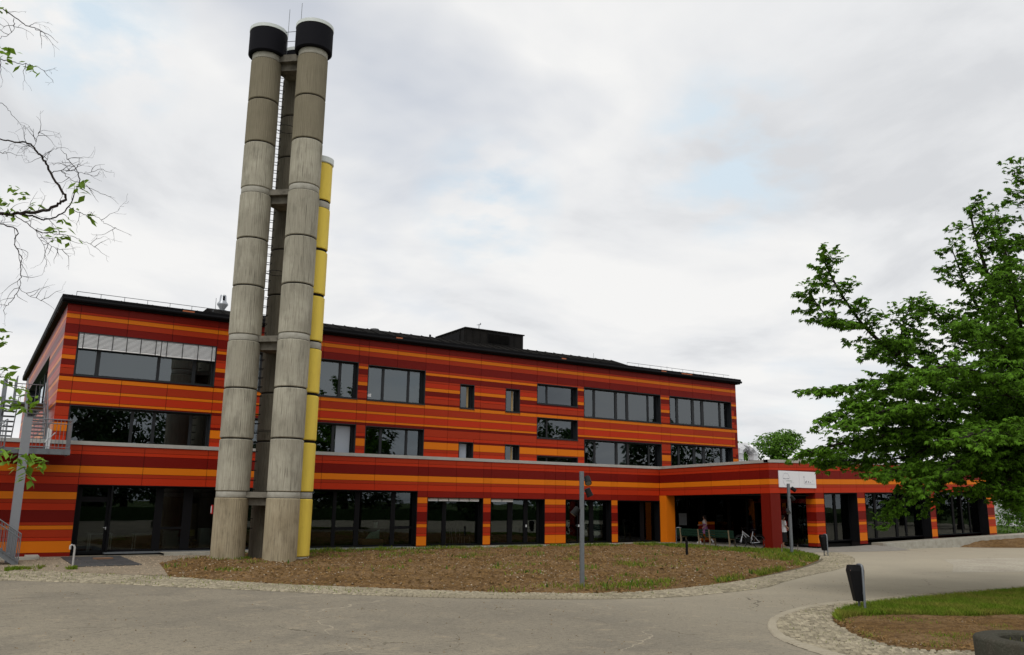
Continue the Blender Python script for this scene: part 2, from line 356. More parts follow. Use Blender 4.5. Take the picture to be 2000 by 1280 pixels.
# outer line of the cobbled strip (towards the asphalt) and its inner line (towards the soil)
strip_out = smooth_line([(-14, 26.5)] + [(1.1, 27.9), (1.98, 27.08), (2.85, 26.25), (3.86, 25.3), (4.8, 24.05), (6.06, 22.8), (7.52, 21.13), (9.22, 19.35), (11.01, 17.97), (12.94, 16.83), (15.29, 16.12), (17.52, 16.44), (19.44, 16.79), (21.63, 17.99), (24.56, 19.28), (27.48, 20.38), (31.35, 22.43), (34.43, 24.62), (36.49, 26.62), (36.85, 27.8)], 1)
strip_in = smooth_line([(-14, 28.8)] + [(1.19, 30.94), (2.4, 30.41), (3.17, 29.56), (4.3, 28.35), (5.41, 27.28), (5.99, 25.91), (7.22, 24.07), (8.17, 22.99), (9.91, 20.81), (11.61, 18.95), (13.65, 17.76), (15.03, 17.36), (17.99, 17.88), (19.83, 18.5), (22.99, 19.83), (27.45, 21.91), (31.18, 24.04)], 1)
strip_poly = strip_out + list(reversed(strip_in))
sheet('cobbled_strip', strip_poly, .004, SETB)

bed = [(5.38, 27.1), (5.97, 25.83), (7.2, 24), (8.14, 22.92), (9.88, 20.75), (11.58, 18.9), (13.62, 17.71), (14.99, 17.32), (17.93, 17.83), (19.76, 18.44), (22.91, 19.76), (27.34, 21.82), (31.18, 24.04), (32.5, 25.02), (34.02, 26.53), (35.39, 28.57), (35.52, 30.15)] + [(34.6, 29.6), (33.9, 31.5), (33.7, 37.0), (20, 36.9), (13.0, 36.9), (9.6, 36.4), (7.2, 34.3), (6.1, 32.5)]
def clod(x, y, d):
    v = Vector((x, y, 0))
    a = mn.fractal(v * .9, 1, 2, 3) * .05 + mn.fractal(v * 3.1, 1, 2, 4) * .045 + abs(mn.noise(v * 7)) * .05
    return max(.004, min(1, d / .7) * (.05 + a * 1.3) + .012)
sheet('planting_bed', bed, .006, DIRT, .13, clod)
gpoly = [(1.19, 31.05), (2.41, 30.51), (3.18, 29.65), (4.31, 28.45), (5.43, 27.36)] + [(6.1, 32.6), (7.1, 34.2), (9.6, 36.5), (5.8, 36.9), (3.3, 37.2), (-8, 37.2), (-14, 37.2), (-14, 28.9)]
GRAV2 = mat('tan gravel', (.30, .25, .18), .95, .1, noise=[(1.4, .6, (.20, .155, .10)), (38, .6, (.16, .13, .10), .5, .6)], bump=(40, .8, .02))
sheet('gravel_path', gpoly, .003, GRAV2, .4, lambda x, y, d: .004 + .012 * abs(mn.noise(Vector((x, y, 2)) * 1.5)))
sheet('gravel_strip', [(7.0, 36.75), (13, 36.95), (33.7, 37.05), (34.7, 37.1), (34.7, 38.1), (7.0, 38.1)], .10, GRAV)
kb = MB()
x = 7.02
while x < 34.5:
    kb.box(x, x + .985, 36.68 + .27 * min(1, max(0, (x - 7) / 6)) - .06, 36.75 + .27 * min(1, max(0, (x - 7) / 6)) - .005, -.02, .125); x += 1.0
tag(kb.build('kerb', COLLAR), kind='structure')
# porch floor and the paved approach
pf = [(34.3, 28.6), (39.5, 27.7), (43.6, 27.6), (43.6, 39.6), (34.85, 39.6), (34.3, 37.6)]
sheet('porch_floor', pf, .006, PAVE, .5, lambda x, y, d: (.095 + max(0, x - 39) * .04 * max(0, min(1, (30.2 - y)))) * min(1, d / 1.0))
# dark paving slabs at the corner door: each slab a piece
ds = empty('door_paving', (4.4, 33.6, 0)); ds['kind'] = 'structure'
SLATE = mat('dark paving slab', (.050, .052, .055), .8, .3, noise=(5, .5, (.08, .078, .07)), vary=.15)
for i in range(4):
    for j in range(7):
        x0 = 3.35 + i * .52; y0 = 31.9 + j * .72 
        MB().box(x0, x0 + .505, y0, y0 + .705, .005, .035 + random.uniform(-.004, .004)).build('paving_slab', SLATE, ds, (4.4, 33.6, 0))
# island with kerb at the lower right
isl_out = smooth_line([(29.34, 13.49), (26.89, 13.5), (24.03, 13.83), (21.53, 13.8), (19.75, 13.55), (18.49, 13.56), (17.2, 13.51), (15.69, 13.02), (14.48, 12.42), (13.61, 11.79), (12.79, 11.03), (12.21, 10.3), (11.89, 9.65), (11.66, 9.02), (11.43, 8.2), (11.2, 7.09)], 2)
isl_in = smooth_line([(28.85, 13.27), (26.46, 13.29), (23.67, 13.62), (21.22, 13.61), (19.43, 13.34), (18.16, 13.26), (16.93, 13.16), (15.58, 12.73), (14.44, 12.18), (13.71, 11.66), (12.99, 11), (12.52, 10.38), (12.25, 9.8), (12, 9.15), (11.8, 8.36), (11.59, 7.26)], 2)
isl = isl_out + [(12.72, 5.87), (17.45, 7.62), (29.98, 13.18)]
sheet('cobbled_island', isl, .005, SETB)
gr_poly = smooth_line([(27.65, 12.73), (25.34, 12.74), (22.02, 12.69), (20.28, 12.67), (18.54, 12.56), (17.68, 12.57), (16.65, 12.23), (15.6, 11.8), (14.74, 11.04), (13.79, 9.9), (13.48, 9.31), (13.35, 8.64), (13.93, 8.11), (14.6, 7.53), (15.55, 7.12)], 1)
def soft(x, y, d):
    v = Vector((x, y, 5)); return .012 + min(1, d / .5) * (.05 + .03 * mn.noise(v * 1.3)) + .016 * mn.noise(v * 9)
sheet('island_bed', gr_poly, .012, DIRT, .07, soft)
# far right: soil bank, plinth wall and path behind
bank = [(46.77, 32.59), (50.57, 32.66), (49.51, 29.21), (51.11, 27.77), (53.52, 26.63), (56.63, 24.67)] + [(60, 27.0), (58, 30.2), (44.5, 30.2), (42.0, 28.3)]
sheet('soil_bank', bank, .008, DIRT, .35, lambda x, y, d: .02 + min(1, d / 1.3) * (.13 + max(0, (x - 44) * .022)) + .06 * mn.noise(Vector((x, y, 1)) * 2))
rc = [(37.57, 22.26), (34.35, 19.94), (30.41, 17.72), (33.46, 16.75), (39.49, 14.09), (50.93, 18.09), (42.75, 21.33), (40.27, 21.93)]
SETT2 = mat('far cobbles', (.44, .40, .32), .95, .02, noise=[(9, .5, (.27, .245, .19), .45, .55), (.6, .4, (.24, .2, .16))], bump=(11, 1, .04))
sheet('cobbled_apron', rc, .004, SETT2)
sheet('far_path', [(57.0, 29.2), (140, 10), (140, 26), (57.5, 36)], .0045, mat('pale path', (.30, .27, .23), .9, .1))

# setts: stones laid in rows that follow the strip; the biggest-looking ones single, the rest in one mesh
def stone_box(cx, cy, ux, uy, l, w, z0, h):
    vx, vy = -uy, ux; q = .74; P = []
    for k, zz in ((1, z0), (q, z0 + h)):
        for a, b in ((-1, -1), (1, -1), (1, 1), (-1, 1)):
            P.append((cx + ux * a * l * k / 2 + vx * b * w * k / 2, cy + uy * a * l * k / 2 + vy * b * w * k / 2, zz))
    return P
FB = [(4, 5, 6, 7), (0, 1, 5, 4), (1, 2, 6, 5), (2, 3, 7, 6), (3, 0, 4, 7)]
def lay(name_parent, specs, z0, single):
    """specs: (cx, cy, ux, uy, l, w); the first `single` nearest the camera become pieces of their own"""
    specs.sort(key=lambda s: s[0] ** 2 + s[1] ** 2)
    for s in specs[:single]:
        P = stone_box(*s, z0, random.uniform(.022, .034)); me = bpy.data.meshes.new('sett')
        me.from_pydata([(p[0] - s[0], p[1] - s[1], p[2]) for p in P], [], FB); me.materials.append(STONE); o = link('sett', me, name_parent); o.location = (s[0], s[1], 0)
    V = []; F = []
    for s in specs[single:]:
        i = len(V); V += stone_box(*s, z0, random.uniform(.018, .032)); F += [tuple(i + k for k in f) for f in FB]
    if V:
        mesh_np('setts', np.array(V), np.array(F), STONE, name_parent, 'stuff')
def rows_between(lo, li, rows, sl, ln, skip=.03):
    """stones in rows interpolated between two lines"""
    def res(line, n):
        P = [Vector(p) for p in line]; D = [0]
        for a, b in zip(P[:-1], P[1:]): D.append(D[-1] + (b - a).length)
        o = []
        for k in range(n + 1):
            t = D[-1] * k / n; i = max(0, min(len(D) - 2, next((j for j in range(len(D) - 1) if D[j + 1] >= t), len(D) - 2)))
            o.append(P[i].lerp(P[i + 1], (t - D[i]) / max(1e-9, D[i + 1] - D[i])))
        return o
    n = 240; A = res(lo, n); B = res(li, n); sp = []
    for r in range(rows if rows < 5 else 40):
        t = (r + .5) / rows; line = [a.lerp(b, t) for a, b in zip(A, B)] if rows < 5 else [a + (b - a).normalized() * (.065 + .122 * r) for a, b in zip(A, B)]; acc = random.uniform(0, ln)
        for k in range(n):
            a, b = line[k], line[k + 1]; d = (b - a).length
            if d < 1e-5: continue
            u = (b - a) / d; w = (A[k] - B[k]).length / rows if rows < 5 else .122
            if rows >= 5 and (A[k] - B[k]).length < .06 + .122 * (r + .3): acc = 0; continue
            while acc < d:
                if random.random() > skip:
                    p = a + u * acc; j = random.uniform(-.12, .12); uu = Vector((u.x * math.cos(j) - u.y * math.sin(j), u.x * math.sin(j) + u.y * math.cos(j)))
                    sp.append((p.x + random.uniform(-.008, .008), p.y + random.uniform(-.008, .008), uu.x, uu.y, sl * random.uniform(.8, 1.05), w * random.uniform(.74, .93)))
                acc += ln * random.uniform(.95, 1.08)
            acc -= d
    return sp
io = bpy.data.objects['cobbled_island']
kerb = rows_between(isl_out, isl_in, 1, .165, .175, 0); kerb.sort(key=lambda s: s[0] ** 2 + s[1] ** 2)
inner = []
for i in range(130):
    for j in range(120):
        x = 10.6 + i * .118 + .03 * math.sin(j * .35); y = 4.0 + j * .118 + .035 * math.sin(i * .22)
        if inside((x, y), isl_in + [(12.72, 5.87), (17.45, 7.62), (29.98, 13.18)]) and not inside((x, y), gr_poly) and random.random() > .05:
            a = .5 + random.uniform(-.12, .12); inner.append((x + random.uniform(-.012, .012), y + random.uniform(-.012, .012), math.cos(a), math.sin(a), random.uniform(.088, .108), random.uniform(.085, .106)))
for s in kerb[:150]:
    P = stone_box(*s, .006, .03); me = bpy.data.meshes.new('kerb_sett'); me.from_pydata([(p[0] - s[0], p[1] - s[1], p[2]) for p in P], [], FB); me.materials.append(KERBST); o = link('kerb_sett', me, io); o.location = (s[0], s[1], 0)
lay(io, kerb[150:] + [s for s in inner], .006, 150)
so_ = bpy.data.objects['cobbled_strip']
lay(so_, rows_between(strip_out, strip_in + [strip_in[-1]], 9, .112, .128, .07), .005, 300)

# ------------------------------------------------------------------ loose ground stuff
def scatter_in(poly, n, fn):
    xs = [p[0] for p in poly]; ys = [p[1] for p in poly]; o = []
    while len(o) < n:
        p = (random.uniform(min(xs), max(xs)), random.uniform(min(ys), max(ys)))
        if inside(p, poly) and random.random() < fn(*p): o.append(p)
    return o
def pebbles(name, pts, z, r0, r1, m):
    base = np.array([(1, 0, 0), (-.5, .87, 0), (-.5, -.87, 0), (0, 0, .9), (.3, .2, -.5)]); F0 = np.array([(0, 1, 3), (1, 2, 3), (2, 0, 3)])
    P = np.array([(p[0], p[1], z(*p)) for p in pts]); n = len(P); a = rng.uniform(0, 6.3, n); s = rng.uniform(r0, r1, n) ** 1.0
    c, sn = np.cos(a), np.sin(a); R = np.zeros((n, 3, 3)); R[:, 0, 0] = c; R[:, 0, 1] = -sn; R[:, 1, 0] = sn; R[:, 1, 1] = c; R[:, 2, 2] = rng.uniform(.5, 1, n)
    b = base[:4][None] * rng.uniform(.6, 1.3, (n, 4, 3)); V = np.einsum('nij,nkj->nki', R, b) * s[:, None, None] + P[:, None]
    F = (F0[None] + (np.arange(n) * 4)[:, None, None]).reshape(-1, 3); return mesh_np(name, V.reshape(-1, 3), F, m, kind='stuff')
_gx = np.arange(4, 44, .2); _gy = np.arange(14, 42, .2)
_GD = pdist(np.stack(np.meshgrid(_gx, _gy, indexing='ij'), -1).reshape(-1, 2), bed).reshape(len(_gx), len(_gy))
def bdist(x, y): return float(_GD[min(len(_gx) - 1, max(0, int((x - 4) / .2 + .5))), min(len(_gy) - 1, max(0, int((y - 14) / .2 + .5)))])
def bz(x, y): return .006 + clod(x, y, bdist(x, y)) + .004
pebbles('loose_stones', scatter_in(bed, 4200, lambda x, y: .25 + .75 * max(0, min(1, .5 + 1.6 * mn.noise(Vector((x, y, 4)) * .35)))), bz, .010, .045, PEB)
CLOD = mat('soil clod', (.158, .095, .040), .98, .0, vary=-.55)
pebbles('soil_clods', scatter_in(bed, 15000, lambda x, y: 1), bz, .02, .075, CLOD)
pebbles('bank_stones', scatter_in(gr_poly, 1800, lambda x, y: 1), lambda x, y: .06, .006, .02, PEB)
pebbles('bank_clods', scatter_in(gr_poly, 9000, lambda x, y: 1), lambda x, y: .055, .012, .045, CLOD)
pebbles('tan_pebbles', scatter_in(gpoly, 3500, lambda x, y: 1 if x > -1 else .05), lambda x, y: .012, .012, .04, PEB)

def blades(name, pts, z, h0, h1, w, m=GRASSM):
    P = np.array([(p[0], p[1], z(*p)) for p in pts]); n = len(P)
    a = rng.uniform(0, 6.3, n); h = rng.uniform(h0, h1, n); ln = rng.uniform(.1, .75, n) * h; b = a + rng.uniform(-.6, .6, n) + 1.57
    ux, uy = np.cos(a) * w, np.sin(a) * w; V = np.zeros((n, 4, 3))
    V[:, 0] = P + np.stack([-ux, -uy, np.zeros(n)], 1); V[:, 1] = P + np.stack([ux, uy, np.zeros(n)], 1)
    mid = P + np.stack([np.cos(b) * ln * .35, np.sin(b) * ln * .35, h * .6], 1); V[:, 2] = mid + np.stack([ux, uy, np.zeros(n)], 1) * .7
    V[:, 3] = P + np.stack([np.cos(b) * ln, np.sin(b) * ln, h], 1)
    F = np.concatenate([np.array([[0, 1, 2], [0, 2, 3]])[None] + (np.arange(n) * 4)[:, None, None]]).reshape(-1, 3)
    return mesh_np(name, V.reshape(-1, 3), F, m, kind='stuff')
gb = smooth_line([(27.57, 12.69), (25.26, 12.7), (21.96, 12.65), (20.23, 12.64), (18.5, 12.53), (17.63, 12.54), (16.57, 12.18), (15.62, 11.79), (14.82, 11.07), (15.57, 11.42), (16.57, 11.25), (17.35, 10.59), (18.44, 10.11), (19.56, 9.89), (20.69, 9.59)], 1)
tag(blades('island_grass', scatter_in(gb, 52000, lambda x, y: .55 + .45 * mn.noise(Vector((x, y, 3)) * 1.5) + .3), lambda x, y: .05, .05, .15, .006))
tag(blades('island_weeds', scatter_in(gr_poly, 2600, lambda x, y: max(0, mn.noise(Vector((x, y, 9)) * 1.2))), lambda x, y: .05, .03, .08, .005))
lamp1 = (14.53, 18.97)
def bedmask(x, y):
    d = bdist(x, y); m = 0
    dl = math.hypot(x - lamp1[0] - .9, (y - lamp1[1] - .2) * 1.7)
    if dl < 2.6 and d < 1.1: return (1 - dl / 2.9) * min(1, .55 + 1.2 * max(0, mn.noise(Vector((x, y, 7)) * 1.7) + .25))
    if x > 26 and y > 26: m = max(m, .75 - d * .55)                    # rim near the porch
    if 19 < x < 31 and y < 25.5: m = max(m, .9 - d * 1.6)              # front right edge
    if y > 35.4: m = max(m, .45)                                       # along the gravel strip
    if x > 28.5 and y < 27: m = max(m, .8 - .25 * d)
    if x > 31.5: m = max(m, .85)
    m *= 1.9 * max(0, .28 + mn.noise(Vector((x, y, 7)) * .9) + .5 * mn.noise(Vector((x, y, 17)) * 2.6))
    return m + .5 * max(0, mn.noise(Vector((x, y, 12)) * .8) - .32)
blades('bed_grass', scatter_in(bed, 24000, bedmask), bz, .05, .17, .010)
blades('broad_weeds', scatter_in(bed, 900, lambda x, y: .6 * bedmask(x, y) + .003), bz, .07, .18, .035, mat('weed leaf', (.07, .14, .025), .7, .1, vary=-.4, trans=.3))
lg = [(1.35, 32.4), (2.13, 32.89), (3.37, 31.53), (3.24, 29.94), (2.42, 30.62), (1.3, 30.8)]
blades('verge_grass', scatter_in(lg, 1500, lambda x, y: max(0, mn.noise(Vector((x, y, 3)) * 1.1) + .3 * mn.noise(Vector((x, y, 3)) * 5))), lambda x, y: .01, .03, .12, .009)
sj = scatter_in(strip_poly, 2400, lambda x, y: (1 if x < 9 else .18) * max(0, .3 + mn.noise(Vector((x, y, 3)) * 1.1)))
blades('joint_grass', sj, lambda x, y: .01, .03, .09, .009)
blades('island_joint_grass', [(s[0] + .06, s[1] + .05) for s in inner if random.random() < .35 * max(0, .4 + mn.noise(Vector((s[0], s[1], 3)) * .9))] * 2, lambda x, y: .01, .02, .06, .006)
LIT = mat('dry leaf litter', (.16, .10, .045), .9, .05, vary=-.6)
road_area = [(1.05, 26.11), (7.09, 19.91), (12.4, 16.13), (16.73, 15.41), (23.62, 18.23), (21.64, 14.09), (14.22, 12.29), (12.48, 10.92), (11.36, 9.24), (0.72, 15.03)]
pebbles('leaf_litter', scatter_in(road_area, 420, lambda x, y: .3 + max(0, mn.noise(Vector((x, y, 5)) * .5))), lambda x, y: .004, .008, .022, LIT)
blades('foot_weeds', [(8.59 + .72 * math.cos(t) + random.uniform(-.1, .1), 32.9 + .72 * math.sin(t) + random.uniform(-.1, .1)) for t in np.linspace(3.3, 6.2, 160)], lambda x, y: .03, .08, .22, .012)

# ------------------------------------------------------------------ the school building
B = tag(empty('school_building', (0, 37.8, 0)), 'long three storey school clad in orange and red striped panels, with a low entrance wing', 'school building')
BO = (0, 37.8, 0)
YG, YU = 37.8, 38.1
def bb(mb, name, m, parent=B, **k): return mb.build(name, m, parent, BO, **k)
upz = [10.10, 9.81, 9.70, 9.515, 9.27, 8.885, 8.755, 8.62, 8.352, 8.241, 7.98, 7.80, 7.573, 7.439, 7.176, 7.09, 6.909, 6.557, 6.433, 6.097, 5.989, 5.871, 5.494, 5.329, 5.226, 4.861, 4.711, 4.30]
upc = [DK, RD, OR, BR, DK, BR, OR, DK, BR, RD, OR, DK, RD, BR, DK, OR, BR, OR, RD, OR, DK, BR, RD, DK, OR, BR, RD]
upc[0] = MD; upc[4] = DK
gfz = [4.34, 4.10, 3.955, 3.512, 3.223, 3.072, 2.771, 2.471, 2.181, 2.031, 1.754, 1.309, 1.182, 1.021, .73, .591, .15, -.02]
gfc = [BR, RD, DK, OR, BR, RD, MD, OR, BR, RD, DK, BR, OR, BR, RD, OR, MD]

w_up = Wall((0, YU), (1, 0), (0, -1)); w_gf = Wall((0, YG), (1, 0), (0, -1))
w_side = Wall((2.62, YU), (0, 1), (-1, 0))                                                   # s runs away from the street
w_perp = Wall((34.78, YG), (0, -1), (-1, 0), lambda s: .13 * max(0, min(1, s / 8.25)))
w_wing = Wall((34.78, 29.55), (1, 0), (0, -1), lambda s: .13 + .021 * s)
w_rend = Wall((42.0, YU), (0, 1), (1, 0))

def minus(rects, holes):
    for h in holes:
        o = []
        for (a, b, c, d) in rects:
            if h[0] >= b - 1e-4 or h[1] <= a + 1e-4 or h[2] >= d - 1e-4 or h[3] <= c + 1e-4: o.append((a, b, c, d)); continue
            if a < h[0]: o.append((a, h[0], c, d))
            if b > h[1]: o.append((h[1], b, c, d))
            aa, bb_ = max(a, h[0]), min(b, h[1])
            if c < h[2]: o.append((aa, bb_, c, h[2]))
            if d > h[3]: o.append((aa, bb_, h[3], d))
        rects = o
    return rects
panels = []      # (wall, s0, s1, z0, z1, material)
def clad(w, joints, zs, cs, holes, gap=.009):
    for a, b in zip(joints[:-1], joints[1:]):
        for k in range(len(cs)):
            for r in minus([(a, b, zs[k + 1], zs[k])], holes):
                if r[1] - r[0] > .04 and r[3] - r[2] > .02:
                    panels.append((w, r[0] + gap, r[1] - gap, r[2] + gap * .7, r[3] - gap * .7, cs[k]))
def core(w, s0, s1, z0, z1, holes, n1, n0, name):
    mb = MB(); S_ = sorted({s0, s1} | {h[0] for h in holes if s0 < h[0] < s1} | {h[1] for h in holes if s0 < h[1] < s1})
    for a, b in zip(S_[:-1], S_[1:]):
        for r in minus([(a, b, z0, z1)], holes): mb.wbox(w, r[0], r[1], n0, n1, r[2], r[3])
    return bb(mb, name, SUBW)

# openings of the upper storeys (s0, s1, z0, z1)
W2 = [(3.13, 8.70, 7.17, 8.96), (9.90, 15.48, 7.12, 8.92), (15.99, 19.15, 7.11, 8.86), (21.20, 22.07, 7.08, 8.35), (24.03, 24.96, 7.08, 8.35), (26.10, 28.92, 7.68, 8.81), (26.10, 28.92, 5.77, 6.92), (29.38, 35.31, 7.13, 8.87), (36.05, 41.51, 7.17, 8.89)]
W1 = [(3.13, 8.70, 4.2, 5.94), (9.90, 15.50, 4.2, 5.88), (15.99, 19.17, 4.2, 5.85), (21.20, 22.07, 4.2, 5.33), (24.03, 24.96, 4.2, 5.33), (26.10, 28.92, 4.2, 4.82), (29.38, 35.31, 4.2, 5.87), (36.07, 41.48, 4.2, 5.94)]
holes_u = W2 + W1
jU = [2.62, 3.13, 4.96, 6.78, 8.70, 9.90, 11.8, 13.65, 15.48, 15.99, 17.55, 19.15, 20.52, 22.46, 24.41, 26.10, 27.49, 28.92, 29.38, 31.29, 33.44, 35.31, 36.06, 38.06, 39.75, 41.50, 42.0]
clad(w_up, jU, upz, upc, holes_u)
core(w_up, 2.65, 41.97, 4.2, 10.1, holes_u, -.025, -.25, 'upper_wall')
hs = [(7.1, 23.5, 6.45, 8.92)]
clad(w_side, [0, 3.4, 7.1, 10.4, 13.6, 16.9, 20.2, 23.5, 28.3], upz, upc, hs)
core(w_side, 0.03, 28.3, 4.2, 10.1, hs, -.025, -.25, 'side_wall')
bb(MB().wbox(w_rend, 0, 28.3, -.25, -.005, 4.2, 10.1), 'end_wall', DK)
# ground floor: openings
G1 = [(3.74, 18.78, -.02, 2.771), (19.34, 22.56, -.02, 2.471), (23.02, 26.44, -.02, 2.471), (27.84, 31.07, -.02, 2.471), (31.53, 34.76, -.02, 2.471)]
jG = [-6.0, -2.6, .8, 3.74, 6.09, 8.65, 11.3, 13.8, 16.46, 18.78, 19.34, 20.95, 22.56, 23.02, 24.73, 26.44, 27.15, 27.84, 29.5, 31.07, 31.53, 33.09, 34.77]
clad(w_gf, jG, gfz, gfc, G1)
core(w_gf, -6, 34.76, -.1, 4.34, G1, -.025, -.28, 'ground_floor_wall')
hp = [(.5, 7.64, -.02, 2.771), (0, .5, -.02, 2.771)]
clad(w_perp, [0, 2.1, 4.2, 6.3, 7.64, 8.25], gfz, gfc, hp + [(7.64, 8.25, -1, 2.771)])
GW = [(.80, 3.58, -1, 2.771), (4.30, 7.19, -1, 2.771), (7.89, 14.18, -1, 2.771), (14.78, 20.58, -1, 2.771)]
jW = [0, .80, 2.2, 3.58, 4.30, 5.8, 7.19, 7.89, 9.9, 12.0, 14.18, 14.78, 16.7, 18.6, 20.58, 21.45]
clad(w_wing, jW, gfz[:7], gfc[:6], [(-1, 0, 0, 0)])
clad(w_wing, jW, gfz[6:], gfc[6:], [(0, .8, -1, 2.771)] + GW)
core(w_wing, .03, 21.42, 2.771, 4.34, [], -.025, -.28, 'wing_fascia_wall')
core(w_perp, 0, 8.22, 2.771, 4.34, [], -.025, -.28, 'porch_fascia_wall')
core(w_wing, 3.62, 21.42, -.6, 2.771, GW, -.03, -.55, 'wing_wall')
# porch columns: orange one against the main block, wine red one at the free corner, striped ones in the wing
bb(MB().box(34.785, 35.45, 37.25, 37.85, 0, 2.78), 'orange_column', OR)
CWINE = mat('column wine red', (.150, .0095, .005), .4, .1, noise=(60, .15, (.12, .008, .005)))
cc = MB().box(34.80, 35.56, 28.95 + .62, 30.17, .0, 2.90); c_ = bb(cc, 'corner_column', CWINE)
bb(MB().box(34.775, 34.80, 29.6, 30.15, .01, 2.88).box(34.80, 35.55, 29.545, 29.565, .01, 2.88), 'column_casing', CWINE)
w_colf = Wall((38.36, 29.57), (0, 1), (-1, 0), lambda s: .2)
clad(w_colf, [0, .60], gfz[6:], gfc[6:], [])

# choose the 300 pieces that show largest, join the rest
CP = Vector((0, 0, 2.3))
def seen(p):
    w, s0, s1, z0, z1, m = p; c = Vector(w.p((s0 + s1) / 2, 0, (z0 + z1) / 2)) - CP; n = Vector((w.n[0], w.n[1], 0))
    return (s1 - s0) * (z1 - z0) * abs(c.normalized().dot(n)) / c.length_squared * 1e4 if False else (s1 - s0) * (z1 - z0) * abs(c.dot(n)) / c.length ** 3
panels.sort(key=lambda p: -seen(p))
for (w, s0, s1, z0, z1, m) in panels[:300]:
    bb(MB().wbox(w, s0, s1, -.022, random.uniform(-.0015, .0015), z0, z1), 'cladding_panel', m)
rest = MB()
for (w, s0, s1, z0, z1, m) in panels[300:]:
    rest.wbox(w, s0, s1, -.022, random.uniform(-.0015, .0015), z0, z1, PM.index(m))
bb(rest, 'cladding_panels', PM, kind='stuff')

# windows ----------------------------------------------------------
BLIND = mat('pale blind slat', (.84, .84, .84), .45, .4)
FOIL = mat('frosted film', (.38, .42, .48), .5, .4)
def window(w, s0, s1, z0, z1, mull, trans=(), depth=.27, name='window', fw=.06, sill=True, door=None):
    """mull = [(a, b)] upright bars, trans = [(a, b, za, zb)] cross bars; each field between the bars gets its own pane"""
    f = MB(); n0, n1 = -depth - .07, -depth
    t = .03                                                     # reveal lining
    f.wbox(w, s0, s0 + t, n0, .012, z0, z1).wbox(w, s1 - t, s1, n0, .012, z0, z1).wbox(w, s0 + t, s1 - t, n0, .012, z1 - t, z1)
    if sill: f.wbox(w, s0 - .01, s1 + .01, n0, .035, z0 - .035, z0 + .015)
    a, b, c, d = s0 + t, s1 - t, z0 + .015, z1 - t
    f.wbox(w, a, a + fw, n0, n1, c, d).wbox(w, b - fw, b, n0, n1, c, d).wbox(w, a + fw, b - fw, n0, n1, d - fw, d).wbox(w, a + fw, b - fw, n0, n1, c, c + fw * 1.2)
    for (p, q) in mull: f.wbox(w, p, q, n0, n1 + .004, c + fw, d - fw)
    for (p, q, r, s) in trans: f.wbox(w, p, q, n0, n1 + .002, r, s)
    o = bb(f, name, FRAMEG if z0 < 1 else FRAME)
    ed = [a + fw] + [x for m in mull for x in m] + [b - fw]
    for k in range(0, len(ed), 2):
        if ed[k + 1] - ed[k] > .05: bb(MB().wbox(w, ed[k], ed[k + 1], n0 + .02, n0 + .035, c + fw, d - fw), 'pane', GLASSG if z0 < 1 else GLASS, o)
    return o
def blind(w, s0, s1, z0, z1, n, parent, cords):
    m = MB(); z = z1
    while z > z0 + .05:
        pts = [w.p(s0, n + .025, z - .050), w.p(s1, n + .025, z - .050), w.p(s1, n - .02, z - .010), w.p(s0, n - .02, z - .010), w.p(s0, n + .025, z - .046), w.p(s1, n + .025, z - .046), w.p(s1, n - .02, z - .006), w.p(s0, n - .02, z - .006)]
        m.quadbox(pts); z -= .052
    m.wbox(w, s0, s1, n - .02, n + .025, z0, z0 + .035)
    o = bb(m, 'blind', BLIND, parent)
    k = MB()
    for c in cords: k.wbox(w, c - .012, c + .012, n + .026, n + .034, z0 - .03, z1)
    bb(k, 'blind_tapes', BLACK, parent)
u = []
u.append(window(w_up, *W2[0], [(3.92, 4.08), (6.32, 6.44), (7.80, 7.93)]))
blind(w_up, 3.18, 6.36, 8.30, 8.95, -.03, u[0], [3.34, 3.9, 4.45, 5.0, 5.55, 6.15]); blind(w_up, 6.40, 8.65, 8.28, 8.95, -.03, u[0], [6.6, 7.25, 7.9, 8.5])
window(w_up, *W2[1], [(10.75, 10.88), (13.2, 13.35), (14.58, 14.71)])
window(w_up, *W2[2], [(16.86, 16.99), (18.27, 18.39)])
for k in (3, 4):
    o = window(w_up, *W2[k], [])
    s0, s1, z0, z1 = W2[k]; bb(MB().wbox(w_up, s0 + .55, s0 + .66, -.33, -.29, z0 + .05, z1 - .05), 'timber_sash', mat('pale timber', (.38, .27, .13), .7, .2), o)
window(w_up, *W2[5], [(26.90, 27.0)]); o_m2 = window(w_up, *W2[6], [(26.90, 27.0)])
window(w_up, *W2[7], [(30.26, 30.41), (31.89, 32.07), (32.76, 32.94), (34.45, 34.57)])
o_w5 = window(w_up, *W2[8], [(36.84, 37.03), (38.19, 38.40), (39.02, 39.25), (40.65, 40.80)])
window(w_up, *W1[0], [(5.49, 5.61), (6.35, 6.48), (7.87, 7.98)], sill=False)
o = window(w_up, *W1[1], [(11.3, 11.4), (13.2, 13.35), (14.40, 14.53)], sill=False)
bb(MB().wbox(w_up, 14.6, 15.32, -.34, -.30, 4.25, 5.82), 'tilted_sash', FOIL, o)
window(w_up, *W1[2], [(16.86, 16.99), (18.27, 18.39)], sill=False)
o = window(w_up, *W1[3], [], sill=False); bb(MB().wbox(w_up, 21.27, 21.80, -.32, -.28, 4.25, 5.26), 'tilted_sash', FOIL, o)
o = window(w_up, *W1[4], [], sill=False); bb(MB().wbox(w_up, 24.58, 24.69, -.33, -.29, 4.2, 5.28), 'timber_sash', MATS['pale timber'], o)
window(w_up, *W1[5], [(26.90, 27.0)], sill=False)
o = window(w_up, *W1[6], [(30.26, 30.41), (31.89, 32.07), (32.76, 32.94), (34.45, 34.57)], sill=False)
bb(MB().wbox(w_up, 32.1, 32.72, -.36, -.31, 4.25, 5.76), 'tilted_sash', FOIL, o)
